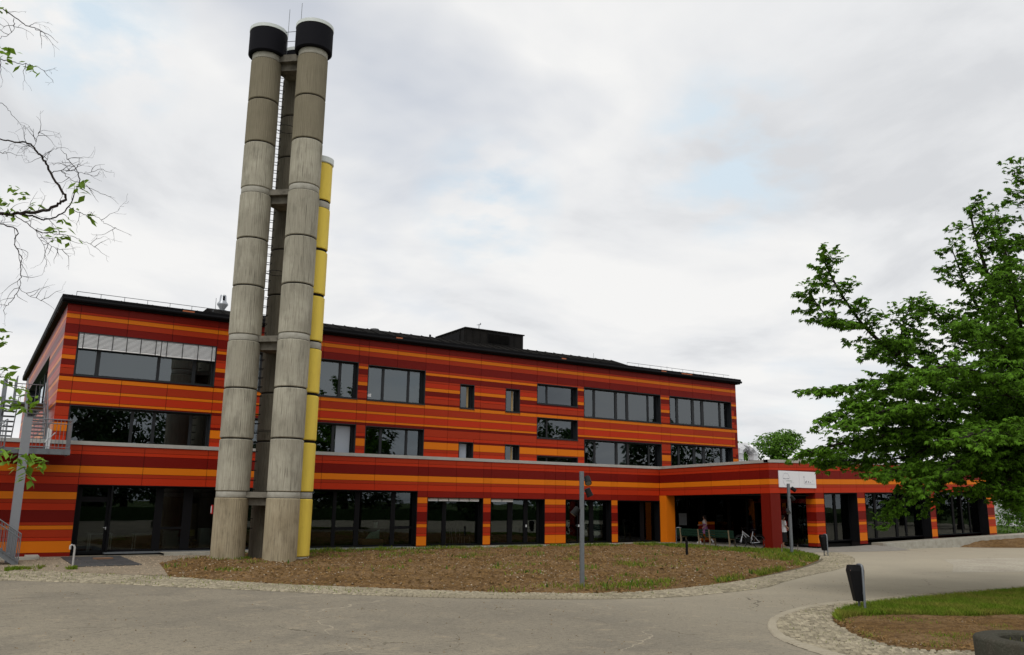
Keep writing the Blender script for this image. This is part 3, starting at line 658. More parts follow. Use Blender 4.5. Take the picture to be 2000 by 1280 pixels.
window(w_up, *W1[7], [(36.90, 37.05), (38.19, 38.40), (39.02, 39.25), (40.65, 40.80)], sill=False)
window(w_side, *hs[0], [(10.3, 10.5), (13.6, 13.8), (16.9, 17.1), (20.2, 20.4)])
# paper flowers stuck inside the middle window and the right one
PAPG = mat('green paper', (.22, .42, .10), .7, .2); PAPP = mat('pink paper', (.6, .3, .3), .7, .2)
for (o, z, xs, ms) in ((o_m2, 5.84, [26.3, 27.2, 27.45, 27.62, 28.4], [PAPG]), (o_w5, 7.25, [37.6, 38.0, 38.6, 38.8, 39.4, 39.7, 40.0, 40.3, 40.55], [PAPG, PAPP])):
    for k, x in enumerate(xs):
        zz = z + random.uniform(0, .25) * (len(ms) - 1); m = MB()
        for j in range(5):
            t = j * 1.257; m.wbox(w_up, x + .045 * math.cos(t) - .025, x + .045 * math.cos(t) + .025, -.315, -.309 - .001 * j, zz + .045 * math.sin(t) - .02, zz + .045 * math.sin(t) + .03)
        bb(m, 'paper_flower', ms[k % len(ms)], o)

LAMPE = bpy.data.materials.new('lit lamp'); LAMPE.use_nodes = True; LAMPE.node_tree.nodes['Principled BSDF'].inputs['Emission Color'].default_value = (1, .85, .6, 1); LAMPE.node_tree.nodes['Principled BSDF'].inputs['Emission Strength'].default_value = 6
o = MB().lathe([(.16, 0), (.16, .05), (.10, .08)], 20).build('ceiling_lamp', LAMPE); o.location = (28.55, 39.6, 8.72); tag(o, 'small lit ceiling lamp behind the upper of the two wide low windows', 'lamp')
o = MB().box(-.11, .11, -.004, .004, 0, .16).build('paper_note', WHITE); o.location = (16.2, 38.36, 7.3); tag(o, 'white paper note in the lower left corner of the three part upper window', 'paper')
o = MB().box(-.22, .22, -.01, .01, 0, .75).build('pink_poster', mat('pink poster', (.42, .22, .20), .7, .2)); o.location = (18.75, 38.7, 7.25); tag(o, 'pale pink poster behind the right pane of the three part upper window', 'poster')
o = MB().box(-.3, .3, -.02, .02, 0, .45).build('ochre_board', mat('ochre board', (.38, .22, .04), .7, .2)); o.location = (19.0, 39.0, 4.4); tag(o, 'ochre board behind the right part of the dark window above the ledge', 'board')
CURT = mat('pale curtain', (.42, .44, .44), .9, .1)
for (x0, x1, z0_, z1_) in ((29.5, 31.8, 4.25, 5.8), (13.6, 15.3, 7.2, 8.0)):
    q = MB()
    for k in range(int((x1 - x0) / .08)): q.box(x0 + k * .08, x0 + k * .08 + .06, 38.75 + .03 * (k % 2), 38.77 + .03 * (k % 2), z0_, z1_)
    bb(q, 'curtain', CURT)

# ground floor glazing
def g(s0, s1, top, mull, trans=(), bottom=.12): return window(w_gf, s0, s1, bottom, top, mull, trans, depth=.33, sill=False, name='shopfront_window')
g(5.14 - .12, 18.78, 2.77, [(6.75, 7.06), (7.87, 8.24), (10.9, 11.1), (12.4, 12.6), (14.56, 14.73), (15.66, 15.90), (17.54, 17.76)], [(7.06, 7.87, 1.0, 1.1), (14.73, 15.66, .91, 1.05), (17.76, 18.68, .95, 1.08)])
bb(MB().wbox(w_gf, 4.95, 18.7, -.35, .03, .06, .12), 'metal_sill', GALV)
d = window(w_gf, 3.74, 5.02, .04, 2.77, [(3.84, 3.97)], [(3.97, 4.90, 2.09, 2.30), (3.97, 4.9, .05, .16)], depth=.33, sill=False, name='glass_door', fw=.09)
bb(MB().wbox(w_gf, 4.935, 4.965, -.34, -.29, 1.0, 1.10).wbox(w_gf, 4.86, 4.965, -.30, -.285, 1.07, 1.085), 'handle', SILVER, d)
def topblind(w, s0, s1, z, o, k):
    m = MB(); st = (s1 - s0) / k
    for i in range(k): m.wbox(w, s0 + i * st + .03, s0 + (i + 1) * st - .03, -.2, -.12, z - .17, z - .03)
    bb(m, 'raised_blind', BLIND, o)
o = g(19.34, 22.56, 2.47, [(20.37, 20.59)]); topblind(w_gf, 19.4, 22.4, 2.47, o, 5)
o = g(23.02, 26.44, 2.47, [(24.28, 24.57), (25.30, 25.55), (26.15, 26.3)]); topblind(w_gf, 23.05, 24.5, 2.47, o, 2)
bb(MB().wbox(w_gf, 25.40, 25.45, -.32, -.24, 1.0, 1.12), 'handle', SILVER, o)
o = g(27.84, 31.07, 2.47, [(28.9, 28.96), (29.75, 30.03)]); bb(MB().wbox(w_gf, 28.92, 28.97, -.32, -.24, 1.0, 1.12), 'handle', SILVER, o)
g(31.53, 34.76, 2.47, [(33.51, 33.79)])
bb(MB().wbox(w_gf, 19.3, 26.4, -.3, .02, .05, .12), 'metal_sill', FRAME)
def gw(s0, s1, mull): return window(w_wing, s0, s1, .14, 2.771, mull, depth=.5, sill=False, name='wing_window')
gw(4.30, 7.19, [(4.72, 4.92), (5.75, 5.95)]); gw(7.89, 14.18, [(8.5, 8.65), (9.4, 9.6), (11.4, 11.6), (12.35, 12.5)]); gw(14.78, 20.58, [(15.3, 15.45), (17.4, 17.6), (18.4, 18.55), (19.3, 19.42)])
# porch: glazed back and side, ceiling, striped counter wall, painted glass reflection
w_pb = Wall((35.45, 38.1), (1, 0), (0, -1)); w_ps = Wall((38.46, 30.2), (0, 1), (-1, 0))
window(w_pb, 0, 3.0, .1, 2.75, [(.9, 1.05), (1.9, 2.05)], depth=.1, sill=False, name='porch_window')
window(w_ps, 0, 7.8, .12, 2.75, [(1.2, 1.35), (2.5, 2.7), (4.2, 4.35), (5.6, 5.8)], depth=.05, sill=False, name='porch_side_window')
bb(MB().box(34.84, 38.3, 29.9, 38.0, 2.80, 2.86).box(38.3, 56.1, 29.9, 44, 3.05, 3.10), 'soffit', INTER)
bb(MB().box(37.2, 38.3, 36.85, 37.1, .1, .22), 'counter_base', MD); bb(MB().box(37.2, 38.3, 36.85, 37.1, .22, .66), 'counter_panel', OR); bb(MB().box(37.2, 38.3, 36.85, 37.1, .67, 1.12), 'counter_panel', MD); bb(MB().box(37.2, 38.3, 36.85, 37.1, 1.13, 1.28), 'counter_panel', OR)
bb(MB().wbox(w_pb, 1.2, 1.83, -.09, -.06, 1.05, 1.75), 'reflection_panel', mat('grey pane reflection', (.30, .31, .32), .5, .3))  # reflection in the porch glass, painted as a flat grey panel
bb(MB().wbox(w_perp, 1.0, 1.25, -.6, -.42, 2.5, 2.68), 'porch_camera', INTER)

# interior: floors, ceilings, back and cross walls, dimness put into their near-black colour
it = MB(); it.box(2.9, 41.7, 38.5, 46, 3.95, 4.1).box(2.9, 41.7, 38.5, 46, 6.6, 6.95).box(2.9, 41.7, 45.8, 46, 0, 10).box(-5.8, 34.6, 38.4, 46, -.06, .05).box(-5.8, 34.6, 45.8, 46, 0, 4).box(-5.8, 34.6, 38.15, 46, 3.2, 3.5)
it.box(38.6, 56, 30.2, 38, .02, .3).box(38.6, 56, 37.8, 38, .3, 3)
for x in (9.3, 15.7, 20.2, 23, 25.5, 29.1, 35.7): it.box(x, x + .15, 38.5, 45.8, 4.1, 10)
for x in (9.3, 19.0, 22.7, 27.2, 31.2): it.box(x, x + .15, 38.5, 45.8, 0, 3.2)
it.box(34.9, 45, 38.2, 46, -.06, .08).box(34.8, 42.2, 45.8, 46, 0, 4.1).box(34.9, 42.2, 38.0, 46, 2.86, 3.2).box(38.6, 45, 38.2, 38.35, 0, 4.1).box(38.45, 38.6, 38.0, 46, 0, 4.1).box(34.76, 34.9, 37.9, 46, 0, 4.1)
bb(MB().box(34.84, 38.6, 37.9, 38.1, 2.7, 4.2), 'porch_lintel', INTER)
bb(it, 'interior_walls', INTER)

# roof -------------------------------------------------------------
r = MB().box(2.62 - .22, 42.22, YU - .22, 66.6, 10.10, 10.16).box(2.62 - .25, 42.26, YU - .26, 66.7, 10.16, 10.42)
bb(r, 'eave', BLACK)
gt = MB().tube([(2.4, YU - .30, 10.22), (42.25, YU - .30, 10.22)], .075, 8); bb(gt, 'gutter', BLACK, smooth=True)
rf = MB()
rf.prism([(YU - .2, 10.42), (YU + 1.3, 10.93), (66, 11.0), (66, 10.42)], 8.4, 32.7, 'x')
rf.prism([(YU - .2, 10.42), (YU + 1.3, 10.56), (66, 10.6), (66, 10.42)], 2.4, 42.2, 'x')
bb(rf, 'roof', ROOFM)
rb = MB(); x = 2.7
while x < 42.1:
    hi = .93 if 8.4 < x < 32.7 else .56; rb.quadbox([(x, YU - .2, 10.42), (x + .04, YU - .2, 10.42), (x + .04, YU + 1.3, 10 + hi), (x, YU + 1.3, 10 + hi), (x, YU - .2, 10.445), (x + .04, YU - .2, 10.445), (x + .04, YU + 1.3, 10.03 + hi), (x, YU + 1.3, 10.03 + hi)]); x += .62
bb(rb, 'roof_ribs', ROOFM)
for (xa, xb) in ((2.9, 9.0), (32.8, 41.6)):
    q = MB().tube([(xa, YU + .15, 10.68), (xb, YU + .15, 10.68)], .014, 5); x = xa
    while x <= xb: q.tube([(x, YU + .15, 10.42), (x, YU + .15, 10.68)], .011, 4); x += .92
    bb(q, 'snow_rail', GALV)
for (x, l) in ((7.05, .5), (17.3, .35), (27.6, .3), (35.2, .4), (36.9, .9)): bb(MB().box(x, x + l, YU - .285, YU - .262, 10.30, 10.36), 'copper_strip', COPPER)
# parapet caps of the low roof
cp = MB().box(-6.03, 34.76, YG - .04, YG + .28, 4.34, 4.49); cp.wbox(w_perp, .04, 8.25, -.28, .04, 4.34, 4.49); cp.wbox(w_wing, -.04, 21.48, -.28, .04, 4.345, 4.495)
bb(cp, 'parapet_cap', CAPM)
bb(MB().box(-6, 34.5, YG + .25, 38.0, 4.05, 4.15).box(42.3, 56, 29.85, 50, 4.25, 4.35).box(35.05, 42.3, 29.85, 38.0, 4.15, 4.25), 'low_roof', ROOFM)
bb(MB().wbox(Wall((56.22, 29.55), (0, 1), (1, 0)), .03, 16, -.25, 0, -.3, 4.9), 'wing_end_wall', DK)
# rooftop plant room
P = tag(empty('plant_room', (24.6, 42.5, 10.9)), 'black sheet-clad plant room box on the middle of the roof', 'roof plant room')
po = (24.6, 42.5, 10.9); PR = mat('black standing seam', (.009, .0085, .008), .7, .1, noise=(2, .5, (.018, .016, .014)))
MB().box(22.55, 26.45, 40.1, 43.6, 10.85, 11.86).build('casing', PR, P, po)
q = MB().box(22.5, 26.52, 40.04, 43.66, 11.86, 11.92); q.build('roof_sheet', PR, P, po)
q = MB()
for k in range(9): q.box(22.6 + k * .46, 22.63 + k * .46, 40.07, 40.1, 10.9, 11.86)
for k in range(8): q.box(22.52, 22.55, 40.2 + k * .46, 40.23 + k * .46, 10.9, 11.86)
q.build('seams', PR, P, po)
lv = MB().box(24.0, 25.5, 40.06, 40.1, 11.22, 11.75); lv.build('louvre', BLACK, P, po)
q = MB()
for k in range(7): q.box(24.04, 25.46, 40.03, 40.055, 11.26 + k * .068, 11.285 + k * .068)
q.build('louvre_blades', ROOFM, P, po)
q = MB().box(22.51, 22.55, 40.7, 42.6, 11.25, 11.72); q.build('side_louvre', BLACK, P, po)
MB().tube([(23.9, 40.9, 11.9), (23.9, 40.9, 12.4)], .02, 5).tube([(23.75, 40.9, 12.32), (24.0, 40.9, 12.36)], .014, 5).tube([(24.0, 40.9, 12.36), (24.0, 40.9, 12.46)], .03, 5).build('weather_mast', GALV, P, po)
o = MB().lathe([(.42, 0), (.40, .18), (.28, .33), (.1, .40)], 20).build('skylight_dome', mat('milky dome', (.6, .62, .63), .3, .5), None, smooth=True); o.location = (27.6, 42.6, 10.93); tag(o, 'milky skylight dome on the roof beside the black plant room', 'skylight')
# steel flue, short vent, two rods
t = tag(empty('roof_flue', (9.47, 41.1, 10.9)), 'galvanised flue with a conical collar on the roof left of the chimneys', 'flue')
fl = MB().lathe([(.125, 0), (.125, .45), (.26, .66), (.26, .72), (.17, .84), (.15, 1.10), (.13, 1.15)], 24).build('flue_pipe', mat('dull flue steel', (.42, .44, .47), .4, .5, metal=.5), t, smooth=True)
MB().box(-.05, .05, -.17, -.135, .86, 1.08).build('slot', BLACK, t); MB().box(-.3, .3, -.3, .3, -.1, .06).build('base_flashing', ROOFM, t)
o = MB().lathe([(.22, 0), (.22, .38), (.235, .38), (.235, .42), (.05, .45)], 24).build('roof_vent', mat('grey vent', (.16, .165, .175), .5, .4), None, smooth=True); o.location = (17.5, 41.1, 10.92); tag(o, 'short round grey vent on the roof just right of the yellow chimney', 'vent')
o = MB().tube([(0, 0, 0), (0, 0, .42)], .06, 8).build('roof_pipe', BLACK); o.location = (20.6, 40.6, 10.9); tag(o, 'thin black pipe on the roof left of the plant room', 'pipe')
for x, y in ((8.9, 40.0), (32.4, 41.0), (39.6, 42)):
    o = MB().tube([(0, 0, 0), (0, 0, 1.0)], .012, 4).build('lightning_rod', GALV); o.location = (x, y, 10.6)
    tag(o, {8.9: 'thin lightning rod on the roof left of the steel flue', 32.4: 'thin lightning rod at the step of the roof right of the plant room', 39.6: 'thin lightning rod near the right end of the roof'}[x], 'lightning rod')
# silver duct behind the right end of the upper block
t = tag(empty('ventilation_duct', (46, 41, 4.4)), 'shiny silver duct bent like an arch on the low roof right of the upper storeys', 'duct')
def duct(x, y):
    a = [(x, y, 4.3), (x, y, 5.75)] + [(x + .75 - .75 * math.cos(k * math.pi / 6), y, 5.75 + .55 * math.sin(k * math.pi / 6)) for k in range(1, 6)] + [(x + 1.5, y, 5.75), (x + 1.5, y, 4.3)]
    return a
MB().tube(duct(45.2, 41), .34, 8).build('duct_pipe', SILVER, t, (46, 41, 4.4))
q = MB()
for z in (4.9, 5.4, 5.8): q.lathe([(.36, 0), (.36, .05)], 16, (45.2, 41, z)); q.lathe([(.36, 0), (.36, .05)], 16, (46.7, 41, z))
q.build('duct_flange', SILVER, t, (46, 41, 4.4)); MB().prism([(44.7, 4.35), (45.7, 4.35), (45.35, 5.0), (45.05, 5.0)], 40.55, 41.45).prism([(46.2, 4.35), (47.2, 4.35), (46.85, 5.0), (46.55, 5.0)], 40.55, 41.45).build('duct_foot', SILVER, t, (46, 41, 4.4))
# sign
t = tag(empty('school_sign', (36.9, 29.45, 3.65)), 'white two-part sign with faint line drawings on the striped fascia above the entrance', 'sign')
SG = mat('sign white', (.74, .74, .77), .4, .4); INK = mat('faint sign print', (.46, .46, .52), .6, .2); INKD = mat('dark sign print', (.30, .30, .34), .6, .2); INKG = mat('green grey print', (.28, .34, .30), .6, .2)
s0, z0 = 35.47, 3.24
MB().box(35.47, 37.05, 29.49, 29.535, 3.23, 4.08).build('sign_panel', SG, t, (36.9, 29.45, 3.65)); MB().box(37.065, 38.42, 29.49, 29.535, 3.23, 4.08).build('sign_panel', SG, t, (36.9, 29.45, 3.65))
q = MB(); yy = 29.484
def seg(q, a, b, wd_, y=yy): q.tube([(a[0], y, a[1]), (b[0], y, b[1])], wd_, 4)
pts = [(36.02 + .26 * math.cos(k * .26), 3.70 + .27 * math.sin(k * .26)) for k in range(13)]
for a, b in zip(pts[:-1], pts[1:]): seg(q, a, b, .006)
pts = [(35.76, 3.58), (35.80, 3.46), (35.90, 3.36), (36.04, 3.30)]
for a, b in zip(pts[:-1], pts[1:]): seg(q, a, b, .006)
q.build('sign_arc', INK, t, (36.9, 29.45, 3.65))
def scribble(x0, x1, z, h, m, seed):
    rs = random.Random(seed); q = MB(); x = x0
    while x < x1:
        k = rs.uniform(.012, .03); hh = h * rs.choice([.55, .55, .6, 1]); q.box(x, x + k, yy - .002, yy + .004, z, z + hh); x += k + rs.uniform(.008, .02)
    q.build('sign_lettering', m, t, (36.9, 29.45, 3.65))
scribble(35.78, 36.26, 3.66, .05, INKD, 1); scribble(36.03, 36.48, 3.55, .05, INKG, 2); scribble(36.3, 36.62, 3.47, .02, INK, 3)
q = MB(); seg(q, (37.45, 3.44), (38.3, 3.44), .006); seg(q, (37.45, 3.44), (37.45, 3.68), .005); q.box(37.43, 37.47, yy - .002, yy + .004, 3.74, 3.84)
for (x, z, r_) in ((37.58, 3.53, .05), (37.64, 3.58, .035), (37.80, 3.55, .045), (37.95, 3.52, .03), (38.15, 3.6, .02)): q.prism([(x + r_ * math.cos(k * 1.05), z + r_ * math.sin(k * 1.05)) for k in range(6)], yy - .002, yy + .003)
q.build('sign_drawing', INKD, t, (36.9, 29.45, 3.65))
# long low plinth wall under the wing: its blocks are pieces
t = tag(empty('plinth_wall', (41, 28.6, 0)), 'low pale concrete plinth wall running along the wing above the soil bank', 'low wall')
w_pl = Wall((43.0, 28.62), (1, 0), (0, -1), lambda s: .0235 * s)
for k in range(15): MB().wbox(w_pl, k * 1.15, k * 1.15 + 1.14, -.25, 0, -.15 - .0235 * k, .33).build('concrete_block', COLLAR, t, (41, 28.6, 0))
MB().wbox(w_pl, 0, 17.2, -.95, -.25, .2, .33).build('gravel_top', GRAV, t, (41, 28.6, 0))

# ------------------------------------------------------------------ the chimneys
SEG = [(0, 2.33), (2.57, 4.51), (4.56, 6.44), (6.49, 8.32), (8.58, 10.51), (10.56, 12.46), (12.51, 14.40), (14.66, 16.57), (16.62, 18.47), (18.52, 20.34)]
RINGS = [(2.335, 2.565), (8.325, 8.575), (14.405, 14.655), (20.345, 20.62)]
TW = tag(empty('chimney_cluster', (9.6, 32.5, 0)), 'three tall ribbed concrete flues with black caps tied together by grey slabs', 'chimney')
TO = (9.6, 32.5, 0)
def flue(c, r, segs, rings, m, mring, top, parent, org, name, N_=96, ftop=.008):
    core_ = MB().lathe([(r - .045, 0), (r - .045, top)], 40, (c[0], c[1], 0)).build(name, SUBW, parent, org, smooth=True)
    for a, b in segs:
        MB().lathe([(r - .03, a + .0), (r, a + .03), (r, b - .03), (r - .03, b)], N_, (c[0], c[1], 0), flute=-ftop).build('flue_segment', m, core_, org if False else (0, 0, 0) if False else org) if False else None
        if m is CONC and a > 16: m = CONC3
        if m in (CONC, CONCB): m = CONCB if a == 0 else CONC
        o = MB().lathe([(r - .03, a), (r, a + .03), (r, b - .03), (r - .03, b)], N_, (c[0], c[1], 0), flute=-ftop).build('flue_segment', m, core_, org)
    for a, b in rings:
        MB().lathe([(r - .03, a + .012), (r - .025, a + .02), (r - .025, b - .02), (r - .03, b - .012)], 64, (c[0], c[1], 0)).build('collar_ring', mring, core_, org, smooth=True)
    return core_
def cap(c, f, org, z0=20.60, z1=21.66, r=.77):
    MB().lathe([(r - .05, z0), (r, z0 + .05), (r, z1), (r - .12, z1), (r - .12, z1 - .4)], 48, (c[0], c[1], 0), capt=False).build('flue_cap', CAPBLK, f, org, smooth=True)
    MB().lathe([(r - .03, z1 + .002), (r + .012, z1 + .01), (r + .012, z1 + .16), (r - .13, z1 + .16), (r - .13, z1)], 48, (c[0], c[1], 0), capb=False, capt=False).build('cap_rim', mat('cap rim', (.62, .66, .64), .5, .4), f, org, smooth=True)
cL, cR, cM, cY = (8.53, 32.89), (10.05, 31.45), (10.17, 33.72), (10.86, 32.02)
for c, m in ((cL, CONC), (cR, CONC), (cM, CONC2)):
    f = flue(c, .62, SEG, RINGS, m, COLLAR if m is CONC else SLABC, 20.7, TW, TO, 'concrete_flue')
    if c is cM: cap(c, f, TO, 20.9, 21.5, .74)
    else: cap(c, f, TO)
for a, b in RINGS:
    q = MB(); mx, my = (cL[0] + cR[0]) / 2, (cL[1] + cR[1]) / 2
    q.prism([(cL[0] + .1, cL[1] - .18), (cR[0] - .1, cR[1] + .1), (cR[0] + .3, cR[1] + .3), (cM[0] + .25, cM[1]), (cM[0], cM[1] + .25), (cL[0] + .1, cL[1] + .35)], a + .01, b - .01 if b < 20 else b + .05, 'z')
    q.build('tie_slab', SLABC, TW, TO)
    q = MB(); q.prism([(cL[0] + .35, cL[1] - .1), (cR[0] + .0, cR[1] + .4), (cM[0], cM[1])], a - .28, a + .008, 'z'); q.build('slab_haunch', SLABC, TW, TO)
ang = math.radians(-8); dd = (math.cos(ang), math.sin(ang)); tt = (-dd[1], dd[0])
z = 1.2
while z < 20.2:
    if not any(a - .3 < z < b + .05 for a, b in RINGS):
        P0 = (cL[0] + dd[0] * .6, cL[1] + dd[1] * .6); q = MB()
        q.tube([(P0[0] - tt[0] * .15, P0[1] - tt[1] * .15, z), (P0[0] - tt[0] * .15 + dd[0] * .19, P0[1] - tt[1] * .15 + dd[1] * .19, z), (P0[0] + tt[0] * .15 + dd[0] * .19, P0[1] + tt[1] * .15 + dd[1] * .19, z), (P0[0] + tt[0] * .15, P0[1] + tt[1] * .15, z)], .014, 5)
        q.build('step_iron', BLACK, TW, TO)
    z += .36
for z in (4.9, 11.3, 17.6):
    q = MB(); q.tube([(cL[0] + dd[0] * .6 + .42 + .42 * math.cos(t), cL[1] - .1 + .42 * math.sin(t), z) for t in np.linspace(-2.6, 2.6, 16)], .012, 5); q.build('safety_hoop', BLACK, TW, TO)
for k, (x, y, h) in enumerate(((9.35, 32.9, 23.2), (9.78, 32.6, 23.5))): MB().tube([(x, y, 20.6), (x, y, h)], .012, 5).build('lightning_rod', GALV, TW, TO)
q = MB()
for z in (21.3, 21.75): q.tube([(9.0, 32.45, z), (9.75, 31.8, z)], .012, 5)
q.build('top_guard_rail', BLACK, TW, TO)
MB().box(cL[0] - .62 - .03, cL[0] - .60, cL[1] + .25, cL[1] + .37, 1.72, 2.05).build('red_framed_plate', mat('sign red', (.45, .02, .02), .5, .4), TW, TO)
MB().box(cL[0] - .66, cL[0] - .651, cL[1] + .27, cL[1] + .35, 1.76, 2.01).build('plate_face', WHITE, TW, TO)
YW = tag(empty('yellow_chimney', (cY[0], cY[1], 0)), 'slimmer yellow flue with grey collars and a pale cap, right behind the concrete flues', 'chimney')
ysegs = [(a + .06 * (a > 0), b) for a, b in [(.12, 2.31), (2.53, 4.44), (4.49, 6.29), (6.34, 8.14), (8.42, 10.29), (10.34, 12.19), (12.24, 14.03), (14.32, 15.98)]]
f = flue(cY, .50, ysegs, [(2.32, 2.57), (8.15, 8.43), (14.04, 14.32)], YEL, COLLAR, 16.0, YW, (cY[0], cY[1], 0), 'yellow_flue', 48, 0)
MB().lathe([(.51, 15.99), (.54, 16.02), (.54, 16.25), (.40, 16.30)], 40, (cY[0], cY[1], 0)).build('cap_rim', MATS['cap rim'], f, (cY[0], cY[1], 0), smooth=True)
MB().lathe([(.49, -.05), (.49, .17)], 40, (cY[0], cY[1], 0)).build('foot_ring', COLLAR, f, (cY[0], cY[1], 0))

# ------------------------------------------------------------------ outside stair at the left corner
ST = tag(empty('outside_staircase', (1.6, 34.95, 0)), 'galvanised steel outside staircase with a broad post and railed landings at the left corner', 'staircase'); SO = (1.6, 34.95, 0)
MB().box(1.44, 1.73, 34.8, 35.1, 0, 5.08).build('post', mat('galvanised post', (.24, .25, .27), .5, .45, metal=.2, noise=(6, .5, (.22, .23, .25))), ST, SO)
q = MB().box(1.0, 3.13, 36.1, 37.7, 3.98, 4.03); q.box(1.0, 3.13, 36.06, 36.1, 3.84, 4.05).box(3.13, 3.17, 36.06, 37.7, 3.84, 4.05).box(1.0, 3.13, 36.8, 36.86, 3.86, 3.98)
for k in range(4): q.box(1.4 + k * .5, 1.44 + k * .5, 36.03, 36.06, 3.84, 4.05)
q.build('landing', GALV, ST, SO)
def railing(pts, h, step, thick=.016, rails=(1.0,), name='railing'):
    q = MB()
    for a, b in zip(pts[:-1], pts[1:]):
        a, b = Vector(a), Vector(b); n = max(1, int((b - a).length / step))
        for r_ in rails: q.tube([a + Vector((0, 0, h * r_)), b + Vector((0, 0, h * r_))], .022 if r_ > .95 else .018, 6)
        q.tube([a + Vector((0, 0, .08)), b + Vector((0, 0, .08))], .014, 5)
        for k in range(n + 1):
            p = a.lerp(b, k / n); q.tube([p, p + Vector((0, 0, h))], thick if k % 8 else thick * 1.7, 4)
    return q.build(name, GALV, ST, SO)
railing([(1.75, 36.05, 4.03), (3.12, 36.05, 4.03)], 1.12, .12, .008, (1.0, .86))
q = MB()
for k in range(13): q.box(3.135, 3.15, 36.1 + k * .12, 36.1 + k * .12 + .075, 3.9, 5.15)
q.tube([(3.14, 36.06, 5.17), (3.14, 37.65, 5.17)], .025, 6); q.build('gate_panel', GALV, ST, SO)
q = MB()
for k in range(5): q.box(2.35 + .04 * k, 2.39 + .04 * k, 36.5 + k * .22, 36.53 + k * .22, 4.05, 4.85)
q.tube([(2.3, 36.3, 4.3), (2.7, 37.6, 4.75)], .02, 5); q.build('inner_railing', SILVER, ST, SO)
def flight(x0, x1, y0, z0, y1, z1, n, along='y'):
    for k in range(n):
        t = k / n; y = y0 + (y1 - y0) * t; z = z0 + (z1 - z0) * (k + 1) / n
        q = MB()
        if along == 'y': q.box(x0, x1, y, y + abs(y1 - y0) / n * 1.05, z - .045, z)
        else: q.box(min(y, y + (y1 - y0) / n), max(y, y + (y1 - y0) / n), x0, x1, z - .045, z)
        q.build('tread', GALV, ST, SO)
    q = MB()
    for xx in (x0 - .03, x1):
        if along == 'y': q.prism([(y0, z0 - .12), (y1, z1 - .12), (y1, z1 + .12), (y0, z0 + .12)], xx, xx + .03, 'x')
        else: q.prism([(y0, z0 - .12), (y1, z1 - .12), (y1, z1 + .12), (y0, z0 + .12)], xx, xx + .03, 'y')
    q.build('stringer', GALV, ST, SO)
flight(1.72, 2.36, 37.75, 4.05, 41.2, 6.20, 13)
MB().box(1.2, 2.5, 41.2, 44.0, 6.15, 6.22).build('upper_landing', GALV, ST, SO)
railing([(1.3, 41.3, 6.22), (1.3, 44, 6.22), (2.45, 44, 6.22)], 1.1, .25, .008, (1.0, .5)); railing([(1.68, 37.8, 4.05), (1.68, 41.2, 6.2)], 1.05, .2, .008, (1.0, .6)); railing([(2.42, 37.8, 4.05), (2.42, 41.2, 6.2)], 1.05, .9, .02, (1.0,))
flight(.85, 1.30, 41.0, 4.4, 38.0, 6.0, 9)
q = MB().prism([(38.9, 0), (39.2, 0), (39.2, 6.2), (39.0, 6.9), (38.9, 6.2)], .74, .90, 'x'); q.build('tall_post', GALV, ST, SO)
MB().prism([(38.9, 0), (39.2, 0), (39.2, 5.0), (39.0, 5.6), (38.9, 5.0)], .15, .28, 'x').build('tall_post', GALV, ST, SO)
flight(36.15, 37.2, 1.0, 4.0, -1.6, 2.2, 10, 'x')
railing([(1.0, 36.1, 4.03), (-1.6, 36.1, 2.2)], 1.05, .12, .008, (1.0, .85)); railing([(1.0, 37.2, 4.03), (-1.6, 37.2, 2.2)], 1.05, .12, .008, (1.0,))
MB().box(-2.8, -1.0, 33.5, 37.3, 1.9, 2.0).build('lower_landing', GALV, ST, SO)
flight(33.75, 34.6, 1.8, 0, -1.0, 1.95, 11, 'x')
railing([(1.78, 33.7, .02), (-1.0, 33.7, 1.97)], 1.0, .12, .009, (1.0, .85)); railing([(1.78, 34.65, .02), (-1.0, 34.65, 1.97)], 1.0, .12, .009, (1.0,))

# ------------------------------------------------------------------ street furniture
RV, UPV = Vector((.842, -.539, 0)), Vector((0, 0, 1))
BK = Vector((.539, .842, 0))
LAMPM = mat('floodlight housing', (.012, .012, .012), .6, .15); LENS = mat('floodlight lens', (.16, .16, .14), .2, .6)
def floodpole(base, h, label, lamps, w=.11):
    t = tag(empty('floodlight_pole', (*base, 0)), label, 'floodlight pole', 'floodlight poles in front of the school')
    q = MB(); a = w / 2
    q.box(-a, a, -a, -a + .02, 0, h).box(-a, a, a - .02, a, 0, h).box(-.012, .012, -a + .02, a - .02, 0, h); q.build('pole', GALV, t).rotation_euler = (0, 0, math.radians(-25))
    MB().box(-.11, .11, -.11, .11, -.05, .015).build('base_plate', GALV, t)
    for (side, z, az, tilt) in lamps:
        pos = RV * side + UPV * z; d = Vector((math.sin(az) * math.cos(tilt), math.cos(az) * math.cos(tilt), math.sin(tilt)))
        q = MB(); c = pos + RV * math.copysign(.02, side)
        q.tube([c - d * .11, c - d * .10, c + d * .07, c + d * .075], [.06, .085, .088, .094], 20); o = q.build('floodlight', LAMPM, t, smooth=True)
        MB().tube([c + d * .0755, c + d * .13], [.094, .094], 20).build('visor', LAMPM, o, smooth=True); MB().tube([c + d * .1305, c + d * .1315], [.075, .075], 20).build('lens', LENS, o)
        MB().tube([RV * (side * .3) + UPV * (z + .02), c - UPV * .02 - d * .02], .018, 6).build('bracket', GALV, o)
    return t
floodpole((14.53, 18.97), 3.17, 'grey steel pole with three black floodlights standing in the grass edge of the planting bed', [(.15, 2.93, math.radians(205), -.75), (.17, 2.60, math.radians(120), -1.15), (-.15, 2.08, math.radians(300), -.9)])
floodpole((32.2, 26.26), 3.3, 'grey steel pole with three floodlights near the entrance, in front of the white sign', [(.2, 3.05, math.radians(120), -.6), (.12, 2.65, math.radians(100), -.8), (-.06, 2.05, math.radians(210), -.9)])

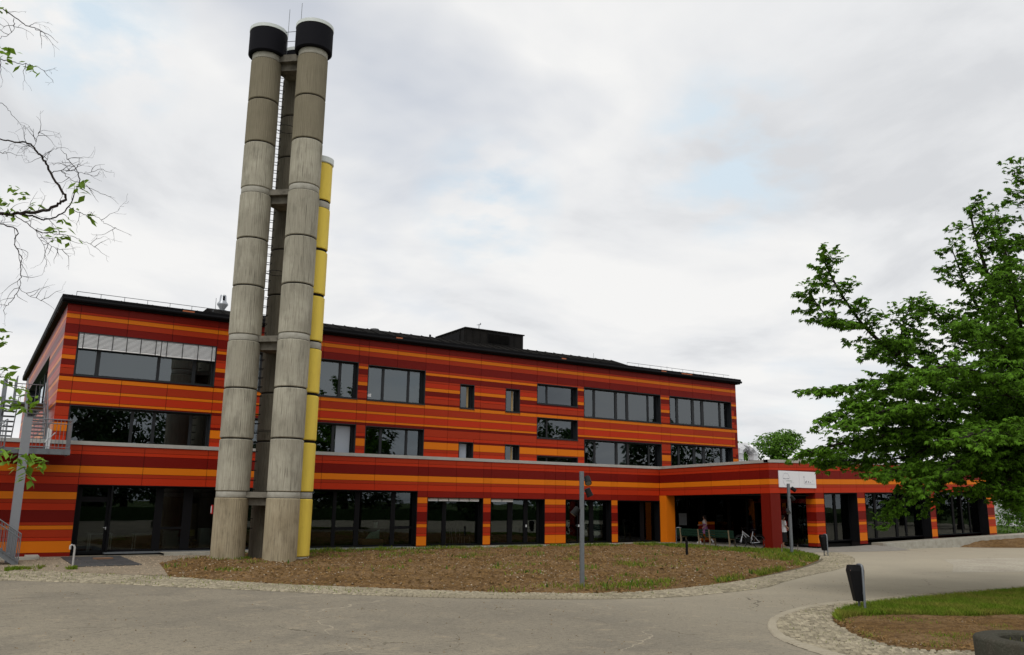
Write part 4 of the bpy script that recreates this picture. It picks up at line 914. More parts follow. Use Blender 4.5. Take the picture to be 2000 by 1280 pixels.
def bin_(base, label, rz, h=1.0, posts=True, z=0):
    t = tag(empty('litter_bin', (*base, z), rz), label, 'litter bin', 'black litter bins on loop posts')
    k = h; q = MB()
    q.tube([(.05, -.15, -.1), (.05, -.15, .93 * k), (.05, -.12, .985 * k), (.05, -.06, 1.0 * k), (.05, .06, 1.0 * k), (.05, .12, .985 * k), (.05, .15, .93 * k), (.05, .15, -.1)], .026, 8); q.build('loop_post', GALV, t, smooth=True)
    # eight sided body, tapering down and leaning out, hung left of the loop
    def ringp(cx, wx, wy, zz): 
        c = .3
        return [(cx + wx * a, wy * b, zz) for a, b in ((-1, -1 + c), (-1 + c, -1), (1 - c, -1), (1, -1 + c), (1, 1 - c), (1 - c, 1), (-1 + c, 1), (-1, 1 - c))]
    lv = [ringp(.0 - .01, .10, .11, .26 * k), ringp(-.055, .165, .145, .88 * k), ringp(-.05, .145, .125, .99 * k), ringp(-.05, .12, .10, .985 * k), ringp(-.05, .12, .10, .80 * k)]
    q = MB()
    for r_ in lv: q.v += r_
    for a in range(4):
        for j in range(8): q.f.append((a * 8 + j, a * 8 + (j + 1) % 8, a * 8 + 8 + (j + 1) % 8, a * 8 + 8 + j)); q.mi.append(0)
    q.f.append(tuple(reversed(range(8)))); q.f.append(tuple(range(32, 40))); q.mi += [0, 0]
    o = q.build('body', BINM, t)
    MB().tube([(-.2, -.12, .885 * k), (-.2, .12, .885 * k)], .012, 5).build('edge_trim', mat('worn bin edge', (.16, .10, .08), .6, .3), o)
    MB().box(.03, .07, -.13, .13, .70 * k, .76 * k).box(.03, .07, -.13, .13, .40 * k, .45 * k).build('bracket', GALV, t)
    return t
bin_((16.80, 11.95), 'biggest black litter bin, on a steel loop post at the edge of the cobbled island', math.radians(-32), 1.04)
bin_((34.15, 25.95), 'small black litter bin with its loop post by the tip of the planting bed', math.radians(-20), 1.0)
bin_((35.25, 36.75), 'black litter bin beside the orange column, left of the benches', math.radians(50), .86, z=.1)
t = tag(empty('bollard', (27.43, 28.13, .03)), 'short black round bollard in the soil bed in front of the benches', 'bollard')
MB().lathe([(.058, 0), (.058, .63), (.05, .645)], 20).build('post', BLACK, t, smooth=True); MB().lathe([(.066, .65), (.066, .69), (.05, .71)], 20).build('cap', BLACK, t, smooth=True)

def bench(x, y, rz, label):
    t = tag(empty('park_bench', (x, y, .1), rz), label, 'bench', 'green benches in the porch')
    for k in range(3): MB().box(-1.02, 1.02, -.02 + k * -.012, .015 + k * -.012, .50 + k * .125, .50 + k * .125 + .112).build('back_slat', WOODG, t)
    for k in range(4): MB().box(-1.02, 1.02, .06 + k * .105, .155 + k * .105, .43, .462).build('seat_slat', WOODG, t)
    for s in (-.70, .70):
        q = MB().prism([(-.055, 0), (.02, 0), (.045, .2), (.03, .42), (-.005, .6), (-.04, .86), (-.085, .86), (-.05, .6), (-.04, .42), (-.02, .2)], s - .03, s + .03, 'x')
        q.prism([(.0, .36), (.44, .38), (.44, .43), (.0, .43)], s - .03, s + .03, 'x').prism([(.36, .38), (.42, .38), (.46, .0), (.38, .0)], s - .03, s + .03, 'x')
        q.build('leg', LEGC, t)
bench(34.42, 35.03, math.radians(-90), 'green slatted bench on pale legs, the one nearer the orange column')
bench(34.42, 32.80, math.radians(-90), 'green slatted bench on pale legs, the one nearer the bicycle')

# bicycle
t = tag(empty('bicycle', (34.0, 30.32, .10), math.radians(-19.3)), 'bicycle with a silver frame parked between the bench and the wine red column', 'bicycle')
BF = mat('bike silver', (.45, .47, .50), .35, .5, metal=.4)
for s, nm in ((-.53, 'wheel'), (.53, 'wheel')):
    q = MB(); q.tube([(s + .33 * math.cos(a), 0, .34 + .33 * math.sin(a)) for a in np.linspace(0, 2 * math.pi, 29)], .018, 6, cap=False); o = q.build('wheel', RUB, t)
    q = MB(); q.tube([(s + .305 * math.cos(a), 0, .34 + .305 * math.sin(a)) for a in np.linspace(0, 2 * math.pi, 29)], .009, 5, cap=False)
    for a in np.linspace(0, 2 * math.pi, 15)[:-1]: q.tube([(s, 0, .34), (s + .30 * math.cos(a), 0, .34 + .30 * math.sin(a))], .002, 3)
    q.tube([(s, -.04, .34), (s, .04, .34)], .02, 8); q.build('rim', mat('dull rim', (.07, .07, .075), .5, .3), o)
    q = MB(); q.tube([(s + .37 * math.cos(a), 0, .34 + .37 * math.sin(a)) for a in np.linspace(.3, 2.6, 14)], .02, 5); q.build('mudguard', RUB, t)
q = MB(); q.tube([(-.40, 0, .80), (.04, 0, .30)], .022, 8).tube([(-.38, 0, .86), (.15, 0, .48)], .02, 8).tube([(.04, 0, .30), (.19, 0, .88)], .018, 8).tube([(.04, .05, .30), (.53, .05, .34)], .010, 6).tube([(.04, -.05, .30), (.53, -.05, .34)], .010, 6).tube([(.15, 0, .72), (.53, .05, .34)], .009, 6).tube([(.15, 0, .72), (.53, -.05, .34)], .009, 6)
q.tube([(-.40, 0, .92), (-.40, 0, .74), (-.53, .05, .34)], .013, 6).tube([(-.40, 0, .74), (-.53, -.05, .34)], .013, 6); q.build('frame', BF, t, smooth=True)
MB().tube([(-.42, 0, .9), (-.40, 0, 1.02), (-.30, .27, 1.06)], .011, 6).tube([(-.40, 0, 1.02), (-.30, -.27, 1.06)], .011, 6).build('handlebar', BLACK, t); MB().prism([(.08, .93), (.36, .95), (.34, .99), (.1, .96)], -.07, .07).build('saddle', RUB, t)
q = MB().lathe([(.08, -.012), (.08, .012)], 16, (0, 0, 0)); o = q.build('chainwheel', BLACK, t); o.rotation_euler = (math.pi / 2, 0, 0); o.location = (.04, .06, .30)
MB().tube([(.04, .08, .30), (.13, .08, .18), (.13, .16, .18)], .009, 5).tube([(.04, -.08, .30), (-.05, -.08, .42), (-.05, -.16, .42)], .009, 5).build('pedals', BLACK, t)
MB().box(-.2, .0, -.09, .09, .34, .62).box(.40, .75, -.06, .06, .70, .72).build('bag', RUB, t)

# standpipe by the corner door
o = MB().tube([(0, 0, -.05), (0, 0, .62), (-.03, 0, .69), (-.09, 0, .71), (-.14, 0, .67), (-.14, 0, .56)], .032, 8).build('standpipe', mat('dull pipe', (.42, .41, .39), .5, .4), smooth=True); o.location = (3.32, 32.3, 0)
tag(o, 'bent grey standpipe in front of the glass door at the left corner', 'standpipe')
o = MB().box(-.3, .3, -.2, .2, 0, .05).build('wooden_board', mat('board brown', (.22, .13, .08), .8, .2)); o.location = (4.6, 35.2, .035); o.rotation_euler = (0, 0, .2); tag(o, 'brown board lying on the dark paving in front of the glass door', 'board')
o = MB().box(-.22, .22, -.5, .5, -.3, .10).build('stone_block', COLLAR); o.location = (2.4, 37.2, 0); tag(o, 'pale concrete block under the corner of the striped wall', 'stone block')
o = MB().box(-.6, .6, -.2, .2, 0, .10).build('stone_block', COLLAR); o.location = (1.9, 36.3, 0); tag(o, 'long low stone at the foot of the wall near the steel post', 'stone block')
for (x, y, s) in ((31.6, 27.0, .5), (32.6, 26.9, .45)):
    o = MB().tube([(0, 0, 0), (.02, 0, s)], [.03, .02], 5).build('wooden_stake', mat('grey wood', (.16, .14, .12), .9, .1)); o.location = (x + .8, y, .03); tag(o, 'small grey stake left in the grass right of the entrance floodlight pole, ' + ('the left one' if x < 32 else 'the right one'), 'stake')

# round concrete planter at the lower right
t = tag(empty('concrete_planter', (13.05, 6.44, 0)), 'round mossy concrete planter ring with dark soil at the lower right corner', 'planter')
PLC = mat('mossy concrete', (.052, .048, .036), .95, .1, noise=[(5, .6, (.050, .052, .038)), (30, .5, (.12, .11, .09), .5, .7)], bump=(30, .8, .02))
MB().lathe([(.80, -.1), (.82, .46), (.80, .49), (.76, .505), (.52, .50), (.49, .47), (.48, .20)], 72, capb=False, capt=False).build('ring', PLC, t, smooth=True)
MB().lathe([(.5, .27), (.3, .30), (.02, .31)], 40, capb=False).build('soil', mat('potting soil', (.030, .020, .012), .95, .05, bump=(30, 1, .04)), t)
blades('planter_sprouts', [(-.35 + .9 * random.random(), -.35 + .7 * random.random()) for _ in range(60)], lambda x, y: .38, .05, .14, .012).parent = t

# ------------------------------------------------------------------ things seen behind the glass
def table(x, y, label, w=1.1, m=WHITE):
    t = tag(empty('table', (x, y, .05)), label, 'table')
    MB().box(-w / 2, w / 2, -.35, .35, .70, .74).build('table_top', m, t)
    for a in (-w / 2 + .05, w / 2 - .05):
        for b in (-.3, .3): MB().box(a - .025, a + .025, b - .025, b + .025, 0, .70).build('leg', m, t)
DIMW = mat('dim white laminate', (.42, .42, .40), .5, .3)
table(6.7, 39.6, 'white table behind the second pane right of the glass door', .9, DIMW); table(5.0, 39.9, 'white table just behind the glass door', .9, DIMW)
o = MB().box(-.3, .3, -.25, .25, 0, .85).build('cabinet', DIMW); o.location = (7.75, 39.4, .05); tag(o, 'white cabinet behind the divided pane left of the concrete flues', 'cabinet')
o = MB().box(-.35, .35, -.25, .25, 0, .95).build('cabinet', DIMW); o.location = (9.2, 39.2, .05); tag(o, 'pale cabinet behind the glass right beside the left flue', 'cabinet')
def chair(x, y, m, label, grp=None):
    t = tag(empty('chair', (x, y, .05), random.uniform(-.5, .5)), label, 'chair', grp)
    MB().box(-.2, .2, -.2, .2, .43, .46).build('seat', m, t); MB().prism([(-.2, .6), (.2, .6), (.15, .88), (-.15, .88)], .19, .22).build('backrest', m, t)
    for a in (-.18, .18): MB().tube([(a, -.18, .43), (a * 1.15, -.22, 0)], .012, 5).build('leg', GALV, t); MB().tube([(a, .2, .85), (a, .18, .43), (a * 1.15, .26, 0)], .012, 5).build('leg', GALV, t)
chair(8.25, 39.0, mat('red seat', (.30, .03, .02), .5, .3), 'small red chair behind the glass left of the concrete flues'); chair(8.55, 39.2, mat('yellow seat', (.50, .40, .10), .5, .3), 'small yellow chair behind the glass left of the concrete flues')
for k, x in enumerate((21.3, 21.8, 22.3, 22.9)): chair(x, 39.2, SUBW, ('first', 'second', 'third', 'fourth')[k] + ' thin legged chair from the left behind the window with five raised blinds', 'chairs behind the window between the striped pillars')
o = MB().box(-.28, .28, -.2, .2, 0, .42).build('cardboard_box', mat('cardboard', (.30, .16, .07), .8, .2)); o.location = (16.55, 38.75, .05); tag(o, 'brown cardboard box behind the glass, the left one of the pair', 'box')
o = MB().box(-.28, .28, -.2, .2, 0, .40).build('cardboard_box', MATS['cardboard']); o.location = (17.12, 38.78, .05); tag(o, 'brown cardboard box behind the glass, the right one of the pair', 'box')
o = MB().prism([(-.42, 0), (.3, 0), (.3, .42), (.1, .33), (-.2, .28)], -.01, .01).build('mint_sheet', mat('mint sheet', (.40, .62, .54), .5, .3)); o.location = (16.95, 38.74, .48); tag(o, 'pale mint sheet standing on the cardboard boxes behind the glass', 'sheet')
o = MB().lathe([(.07, 0), (.095, .24), (.085, .24)], 16).build('flower_pot', mat('pot mint', (.55, .66, .58), .5, .3)); o.location = (17.1, 38.9, 1.0); tag(o, 'white green flower pot behind the glass above the mint sheet', 'pot')
o = MB().box(-.5, .5, -.15, .15, 0, .04).box(-.48, -.44, -.1, .1, -.95, 0).box(.44, .48, -.1, .1, -.95, 0).build('shelf', SUBW); o.location = (17.1, 38.95, .96); tag(o, 'dark shelf carrying the flower pot behind the glass', 'shelf')

# ------------------------------------------------------------------ people
def person(loc, rz, label, J, E_, cloth, scale=1.0):
    t = tag(empty('person', loc, rz), label, 'person'); t.scale = (scale,) * 3
    names = list(J); me = bpy.data.meshes.new('body'); me.from_pydata([J[n][:3] for n in names], [(names.index(a), names.index(b)) for a, b in E_], [])
    o = link('body', me, t, [mat('skin', (.42, .24, .16), .6, .3)])
    md = o.modifiers.new('skin', 'SKIN'); sv = me.skin_vertices[0].data if me.skin_vertices else None
    if sv is None:
        bpy.context.view_layer.objects.active = o; bpy.ops.mesh.customdata_skin_add() if hasattr(bpy.ops.mesh, 'customdata_skin_add') else None; sv = me.skin_vertices[0].data
    for k, n in enumerate(names):
        r_ = J[n][3]; sv[k].radius = (r_, r_ * (J[n][4] if len(J[n]) > 4 else 1)); sv[k].use_root = (n == 'pelvis')
    md.use_smooth_shade = True; s = o.modifiers.new('sub', 'SUBSURF'); s.levels = s.render_levels = 1
    for fn in cloth: fn(t)
    return t
def hand(J, E_, w, tip, side, pre):
    """five finger chains rooted in the palm"""
    w, tip = Vector(w), Vector(tip); d = (tip - w).normalized(); s = d.cross(Vector((0, 1, 0))); s = s.normalized() if s.length > .1 else Vector((1, 0, 0))
    J[pre + 'palm'] = (*(w + d * .06), .024, .7); E_.append((pre + 'w', pre + 'palm'))
    for k in range(4):
        b = w + d * .09 + s * (k - 1.5) * .019; l = (.062, .072, .068, .052)[k]
        J[pre + 'f%d' % k] = (*b, .009); J[pre + 'g%d' % k] = (*(b + d * l * .55 + Vector((0, 0, -.008))), .008); J[pre + 'h%d' % k] = (*(b + d * l + Vector((0, 0, -.022))), .007)
        E_ += [(pre + 'palm', pre + 'f%d' % k), (pre + 'f%d' % k, pre + 'g%d' % k), (pre + 'g%d' % k, pre + 'h%d' % k)]
    b = w + d * .035 - s * .035; J[pre + 't0'] = (*b, .010); J[pre + 't1'] = (*(b + d * .045 - s * .015), .008); E_ += [(pre + 'palm', pre + 't0'), (pre + 't0', pre + 't1')]
def base_joints(head_tilt=.02):
    J = {'pelvis': (0, 0, .90, .115, .8), 'waist': (0, 0, 1.05, .10, .8), 'chest': (.01, 0, 1.25, .13, .75), 'neckb': (.01, 0, 1.41, .06), 'neck': (.02, 0, 1.46, .045), 'jaw': (.045, 0, 1.50, .055), 'head': (.03, 0, 1.575, .085), 'crown': (.02, 0, 1.645, .06), 'nose': (.125, 0, 1.55, .012)}
    E_ = [('pelvis', 'waist'), ('waist', 'chest'), ('chest', 'neckb'), ('neckb', 'neck'), ('neck', 'jaw'), ('jaw', 'head'), ('head', 'crown'), ('head', 'nose')]
    return J, E_
def limb(J, E_, root, chain):
    prev = root
    for n, p in chain: J[n] = p; E_.append((prev, n)); prev = n
def loft(name, m, rings, parent, n=20, cap=True, wob=0):
    """closed rings (cx, cy, z, rx, ry)"""
    q = MB()
    for (cx, cy, z, rx, ry) in rings:
        for j in range(n):
            a = 2 * math.pi * j / n; k = 1 + wob * math.sin(a * 5) * (1.2 - z) if wob else 1; q.v.append((cx + rx * k * math.cos(a), cy + ry * k * math.sin(a), z))
    for i in range(len(rings) - 1):
        for j in range(n): q.f.append((i * n + j, i * n + (j + 1) % n, i * n + n + (j + 1) % n, i * n + n + j)); q.mi.append(0)
    return q.build(name, m, parent, smooth=True)
def face(t):
    for s in (-.03, .03): MB().lathe([(.001, -.008), (.008, 0), (.001, .008)], 8, (.112, s, 1.585)).build('eye', BLACK, t)
    MB().box(.103, .112, -.022, .022, 1.508, 1.516).build('mouth', mat('lips', (.35, .12, .10), .6, .3), t)
# girl in a purple dress, walking to the left, seen behind the bench
J, E_ = base_joints()
limb(J, E_, 'pelvis', [('lh', (.03, .085, .86, .085)), ('lk', (.22, .08, .50, .052)), ('la', (.36, .08, .12, .034)), ('lt', (.50, .08, .05, .028))])
limb(J, E_, 'pelvis', [('rh', (-.02, -.085, .86, .085)), ('rk', (-.06, -.08, .47, .052)), ('ra', (-.38, -.08, .24, .034)), ('rt', (-.46, -.08, .10, .028))])
limb(J, E_, 'neckb', [('ls', (0, .15, 1.37, .05)), ('le', (-.08, .20, 1.13, .036)), ('lw', (.08, .20, .98, .024))]); limb(J, E_, 'neckb', [('rs', (0, -.15, 1.37, .05)), ('re', (.02, -.20, 1.11, .036)), ('rw', (.26, -.17, 1.08, .024))])
hand(J, E_, (.08, .20, .98), (.16, .20, .95), 1, 'l'); hand(J, E_, (.26, -.17, 1.08), (.36, -.16, 1.09), -1, 'r')
PUR = mat('purple dress', (.24, .10, .22), .8, .2, noise=(20, .5, (.34, .16, .30))); HAIR = mat('dark hair', (.012, .009, .008), .6, .3); WS = mat('white shirt', (.66, .66, .68), .8, .2); SHOE = mat('white shoe', (.62, .62, .64), .6, .3)
person((36.61, 35.99, .1), math.radians(147), 'girl in a purple dress and white top walking behind the green benches', J, E_, [
    lambda t: loft('dress', PUR, [(0, 0, .58, .27, .26), (0, 0, .75, .21, .20), (0, 0, .95, .15, .15), (0, 0, 1.08, .118, .125), (.01, 0, 1.22, .135, .15), (0, 0, 1.30, .12, .14)], t, 30, wob=.06),
    lambda t: loft('blouse', WS, [(.01, 0, 1.18, .137, .152), (.01, 0, 1.30, .142, .17), (.01, 0, 1.38, .10, .15), (.01, 0, 1.42, .066, .07)], t),
    lambda t: loft('hair', HAIR, [(-.06, 0, 1.26, .05, .09), (-.06, 0, 1.40, .07, .10), (-.02, 0, 1.52, .098, .102), (0, 0, 1.60, .108, .102), (0, 0, 1.67, .09, .085), (0, 0, 1.70, .02, .02)], t), face,
    lambda t: MB().prism([(.30, .0), (.56, .0), (.56, .05), (.42, .12), (.30, .12)], .04, .125).build('shoe', SHOE, t),
    lambda t: MB().prism([(-.55, .06), (-.47, .02), (-.34, .22), (-.42, .28)], -.125, -.04).build('shoe', SHOE, t)], .94)
# woman in a white blouse and dark skirt by the wine red column
J, E_ = base_joints()
limb(J, E_, 'pelvis', [('lh', (.0, .085, .86, .09)), ('lk', (.06, .08, .49, .055)), ('la', (.02, .08, .09, .036)), ('lt', (.16, .09, .03, .028))]); limb(J, E_, 'pelvis', [('rh', (0, -.085, .86, .09)), ('rk', (.02, -.08, .49, .055)), ('ra', (-.12, -.08, .10, .036)), ('rt', (.02, -.09, .03, .028))])
limb(J, E_, 'neckb', [('ls', (0, .16, 1.37, .055)), ('le', (.05, .21, 1.12, .04)), ('lw', (.27, .20, .98, .026))]); limb(J, E_, 'neckb', [('rs', (0, -.16, 1.37, .055)), ('re', (.04, -.21, 1.12, .04)), ('rw', (.30, -.19, .94, .026))])
hand(J, E_, (.27, .20, .98), (.36, .20, .93), 1, 'l'); hand(J, E_, (.30, -.19, .94), (.40, -.18, .88), -1, 'r')
DSK = mat('black skirt', (.012, .012, .014), .8, .2)
person((37.35, 30.95, .10), math.radians(-25), 'woman in a white blouse and black skirt walking beside the wine red column', J, E_, [
    lambda t: loft('skirt', DSK, [(.01, 0, .28, .19, .19), (0, 0, .6, .18, .19), (0, 0, .85, .165, .19), (0, 0, .98, .135, .155)], t, 24, wob=.04),
    lambda t: loft('blouse', WS, [(0, 0, .80, .185, .21), (0, 0, .95, .165, .19), (0, 0, 1.10, .15, .165), (.01, 0, 1.26, .16, .185), (.01, 0, 1.37, .12, .18), (.01, 0, 1.43, .066, .07)], t),
    lambda t: MB().tube([(0, .17, 1.38), (.04, .215, 1.15)], [.075, .065], 12).tube([(0, -.17, 1.38), (.04, -.215, 1.15)], [.075, .065], 12).build('sleeves', WS, t, smooth=True),
    lambda t: loft('hair', HAIR, [(-.03, 0, 1.47, .06, .08), (-.02, 0, 1.54, .095, .10), (0, 0, 1.61, .108, .102), (0, 0, 1.67, .09, .085), (0, 0, 1.70, .02, .02)], t), face,
    lambda t: MB().box(.125, .15, -.16, -.13, .86, 1.36).build('red_trim', MATS['sign red'], t),
    lambda t: MB().prism([(-.04, 0), (.20, 0), (.20, .03), (.06, .08), (-.04, .08)], .05, .125).prism([(-.18, 0), (.06, 0), (.06, .03), (-.08, .08), (-.18, .08)], -.125, -.05).build('shoes', LEGC, t)], 1.0)

# ------------------------------------------------------------------ trees
LEAF = mat('chestnut leaf', (.084, .188, .013), .7, .10, vary=-.62, trans=.32)
LEAFY = mat('young leaf', (.17, .30, .025), .55, .3, vary=-.3, trans=.4)
LEAFF = mat('distant leaf', (.10, .21, .022), .7, .2, vary=-.45, trans=.3)
LEAFR = mat('shade tree leaf', (.035, .075, .020), .7, .2, vary=-.35, trans=.2)
BARK = mat('dark bark', (.030, .025, .020), .9, .1, noise=(6, .5, (.05, .043, .035)), bump=(20, .8, .02))
BARK2 = mat('twig bark', (.035, .028, .024), .9, .1)

def rot_arrays(az, pitch, roll):
    ca, sa, cp, sp, cr, sr = np.cos(az), np.sin(az), np.cos(pitch), np.sin(pitch), np.cos(roll), np.sin(roll)
    R = np.zeros((len(az), 3, 3))
    R[:, 0, 0] = ca * cp; R[:, 0, 1] = ca * sp * sr - sa * cr; R[:, 0, 2] = ca * sp * cr + sa * sr
    R[:, 1, 0] = sa * cp; R[:, 1, 1] = sa * sp * sr + ca * cr; R[:, 1, 2] = sa * sp * cr - ca * sr
    R[:, 2, 0] = -sp; R[:, 2, 1] = cp * sr; R[:, 2, 2] = cp * cr
    return R
def leaf_template(k=5, spread=2.3):
    """palmate leaf: k drooping, pointed leaflets round the end of the stalk"""
    V = []; F = []
    for i in range(k):
        a = (i - (k - 1) / 2) * spread / (k - 1); l = 1 - .32 * abs(i - (k - 1) / 2) / ((k - 1) / 2); w = .19 * l; c, s = math.cos(a), math.sin(a); b = len(V)
        for (x, y, z) in ((.04, 0, 0), (.55 * l, w, -.05), (.62 * l, 0, .03), (.55 * l, -w, -.05), (l, 0, -.28 * l)):
            V.append((x * c - y * s, x * s + y * c, z))
        F += [(b, b + 2, b + 1), (b, b + 3, b + 2), (b + 1, b + 2, b + 4), (b + 2, b + 3, b + 4)]
    return np.array(V), np.array(F)
def simple_leaf():
    return np.array([(0, 0, 0), (.45, .26, -.02), (.5, 0, .05), (.45, -.26, -.02), (1, 0, -.12)], float), np.array([(0, 2, 1), (0, 3, 2), (1, 2, 4), (2, 3, 4)])
def leaves(name, P, az, pitch, roll, sc, tmpl, m, parent, org):
    V0, F0 = tmpl; n = len(P); R = rot_arrays(az, pitch, roll)
    V = np.einsum('nij,kj->nki', R, V0) * sc[:, None, None] + (P - np.array(org))[:, None]
    F = (F0[None] + (np.arange(n) * len(V0))[:, None, None]).reshape(-1, F0.shape[1])
    return mesh_np(name, V.reshape(-1, 3), F, m, parent)
def smooth3(pts, n=8):
    P = [Vector(p) for p in pts]; P = [P[0] * 2 - P[1]] + P + [P[-1] * 2 - P[-2]]; o = []
    for i in range(1, len(P) - 2):
        for k in range(n):
            t = k / n; a, b, c, d = P[i - 1:i + 3]
            o.append(.5 * ((2 * b) + (c - a) * t + (2 * a - 5 * b + 4 * c - d) * t * t + (3 * b - a - 3 * c + d) * t ** 3))
    o.append(P[-2]); return o

# big leafy tree at the right: trunk just outside the picture
TB = [(26.39, 12.78, 0.06)][0]; TB = (TB[0], TB[1], 0)
TR = tag(empty('chestnut_tree', TB), 'big green broad leaved tree whose crown hangs in from the right over the low wing', 'tree')
limbs = [
 ([(25.84, 12.06, 4.38), (24.67, 12.45, 4.85), (23.43, 12.89, 5.31), (22.54, 13.12, 5.65), (21.2, 13.32, 6.36), (20.16, 13.56, 7.09), (19.28, 13.66, 8), (18.64, 13.71, 8.95)], .10, 1.0),
 ([(22.54, 13.12, 5.65), (21.22, 13.46, 5.76), (20.15, 13.85, 5.5), (18.87, 14.33, 5.35)], .05, .95),
 ([(21.2, 13.32, 6.36), (20.83, 12.97, 6.79), (20.67, 12.7, 7.29), (20.82, 12.51, 7.67)], .035, .8),
 ([(20.16, 13.56, 7.09), (19.4, 13.82, 7.04), (18.7, 13.91, 7.53), (18.33, 13.91, 7.96)], .03, .7),
 ([(25.71, 11.89, 5.39), (24.73, 12.09, 7.11), (24.02, 12.12, 8.83), (23.56, 12.12, 9.98), (23.32, 12.09, 10.73)], .09, 1.0),
 ([(24.73, 12.09, 7.11), (23.48, 12.22, 7.87), (22.81, 12.2, 8.66), (22.34, 12.19, 9.44)], .05, .85),
 ([(24.64, 12.22, 6.82), (23.12, 12.54, 6.99), (22.37, 12.65, 7.51), (21.82, 12.82, 7.76)], .05, .9),
 ([(25.72, 11.81, 5.68), (25.57, 11.56, 8.03), (25.19, 11.34, 9.92), (24.88, 11.21, 11.23), (24.7, 11.1, 12.13)], .08, .8),
 ([(25.62, 11.66, 6.54), (25.87, 12.23, 8.52), (25.9, 12.51, 10.2), (25.8, 12.6, 11.11)], .05, 1.0),
 ([(26, 12.24, 3.22), (23.72, 12.33, 3.86), (22.01, 12.62, 4.18), (20.48, 13.12, 4.16), (19.19, 13.76, 3.93), (18.29, 14.17, 3.64)], .10, 1.05),
 ([(25.95, 12.17, 3.66), (23.1, 12.08, 4.51), (21.11, 12.31, 4.81), (19.64, 12.66, 4.74), (18.43, 13.18, 4.31)], .08, 1.05),
 ([(26.04, 12.29, 2.94), (23.51, 12.53, 3.58), (22.11, 12.75, 3.4), (21.09, 13.04, 2.91), (20.37, 13.44, 2.17)], .08, .85),
 ([(23.72, 12.33, 3.86), (24.15, 13.73, 3.94), (23.56, 14.79, 4.11), (22.6, 15.69, 3.96), (21.84, 16.22, 3.8)], .05, 1.1),
 ([(23.1, 12.08, 4.51), (23.08, 13.06, 4.51), (22.49, 13.92, 4.53), (21.7, 14.69, 4.46)], .05, 1.1),
 ([(23.43, 12.89, 5.31), (23.52, 13.99, 5.5), (22.97, 14.76, 5.76), (22.11, 15.4, 5.45)], .05, 1.0),
 ([(23.72, 12.33, 3.86), (21.73, 12.25, 3.44), (20.08, 12.38, 3.26), (19.15, 12.77, 3.11)], .04, .8),
 ([(22.01, 12.62, 4.18), (20.65, 12.9, 4.62), (19.53, 13.32, 4.79), (18.66, 13.71, 4.49)], .04, .95),
 ([(23.43, 12.89, 5.31), (22.11, 13.33, 4.97), (21.07, 13.73, 5.07), (20.06, 14.14, 5.03)], .04, 1.0),
 ([(22.01, 12.62, 4.18), (21.17, 13.17, 3.65), (20.17, 13.72, 3.5), (19.4, 14.1, 3.48), (18.86, 14.34, 3.4)], .035, .75),
 ([(23.63, 13.09, 5.94), (23.05, 13.75, 6.72), (22.46, 14.33, 6.89), (22.15, 14.8, 6.77)], .04, 1.05),
 ([(23.72, 12.33, 3.86), (22.65, 12.64, 3.42), (22.06, 12.92, 2.86), (21.79, 13.09, 2.38)], .03, .6),
 ([(26.04, 12.29, 2.94), (22.74, 11.59, 3.52), (20.63, 11.5, 3.44), (19.66, 11.49, 3.04), (19.1, 11.69, 2.73)], .06, .85),
 ([(26.06, 12.31, 2.79), (23.34, 11.54, 3.14), (21.87, 11.34, 2.84), (20.74, 11.38, 2.7)], .05, .8),
 ([(26.02, 12.27, 3.08), (27.08, 13.77, 4.07), (27.46, 15.24, 4.48), (27.21, 16.52, 4.37)], .08, 1.1),
 ([(25.88, 12.07, 4.23), (26.89, 13.5, 5.63), (27.08, 14.99, 6.47), (26.91, 16.12, 6.76)], .08, 1.1),
 ([(25.77, 11.92, 5.1), (27, 13.12, 6.89), (27.28, 14.1, 8.07)], .07, 1.1),
 ([(25.77, 11.92, 5.1), (22.85, 11.1, 6.18), (21.08, 10.91, 6.63), (20.03, 10.97, 6.64)], .07, 1.1),
 ([(25.88, 12.07, 4.23), (22.56, 11.08, 5.07), (20.39, 10.78, 5.5), (19.06, 10.77, 5.56), (18.11, 10.98, 5.2)], .08, 1.15),
 ([(25.95, 12.17, 3.66), (22.15, 10.85, 4.11), (19.64, 10.28, 4.06), (18.48, 10.37, 3.78)], .08, 1.1),
 ([(26.02, 12.27, 3.08), (23.63, 11.49, 2.61), (22.36, 11.14, 2.41)], .05, .7),
 ([(26.05, 12.25, 3.08), (24.36, 10.65, 4.08), (23.84, 9.67, 4.52), (24.13, 8.91, 4.35)], .09, 1.2),
 ([(25.9, 12.05, 4.23), (26.45, 11.2, 6.27), (27.17, 10.45, 7.44), (27.97, 9.79, 8.03)], .09, 1.2),
 ([(25.72, 11.81, 5.68), (26.52, 11.3, 8.11), (27.36, 10.89, 10.05)], .08, 1.1),
 ([(25.97, 12.15, 3.66), (29.95, 12.88, 5.14), (33.28, 12.94, 6.07)], .09, 1.2),
 ([(25.77, 11.92, 5.1), (23.71, 11.13, 6.27), (22.32, 10.64, 7.41), (21.75, 10.47, 8.11)], .06, 1.0),
]
wood = MB(); LP = []; 
def clusters(a, b, n, spread, out):
    for _ in range(n):
        p = a.lerp(b, random.random()) + Vector((random.gauss(0, spread), random.gauss(0, spread), random.gauss(0, spread * .55))); out.append(p)
trunk = smooth3([TB, (TB[0] + .05, TB[1], 1.6), (TB[0] - .05, TB[1] + .05, 4), (TB[0] + .03, TB[1], 7), (TB[0] + .1, TB[1], 9), (TB[0] + .2, TB[1] + .1, 10.6)], 5)
wood.tube(trunk, [.30 - .28 * (k / (len(trunk) - 1)) ** .8 for k in range(len(trunk))], 12)
dens = .82
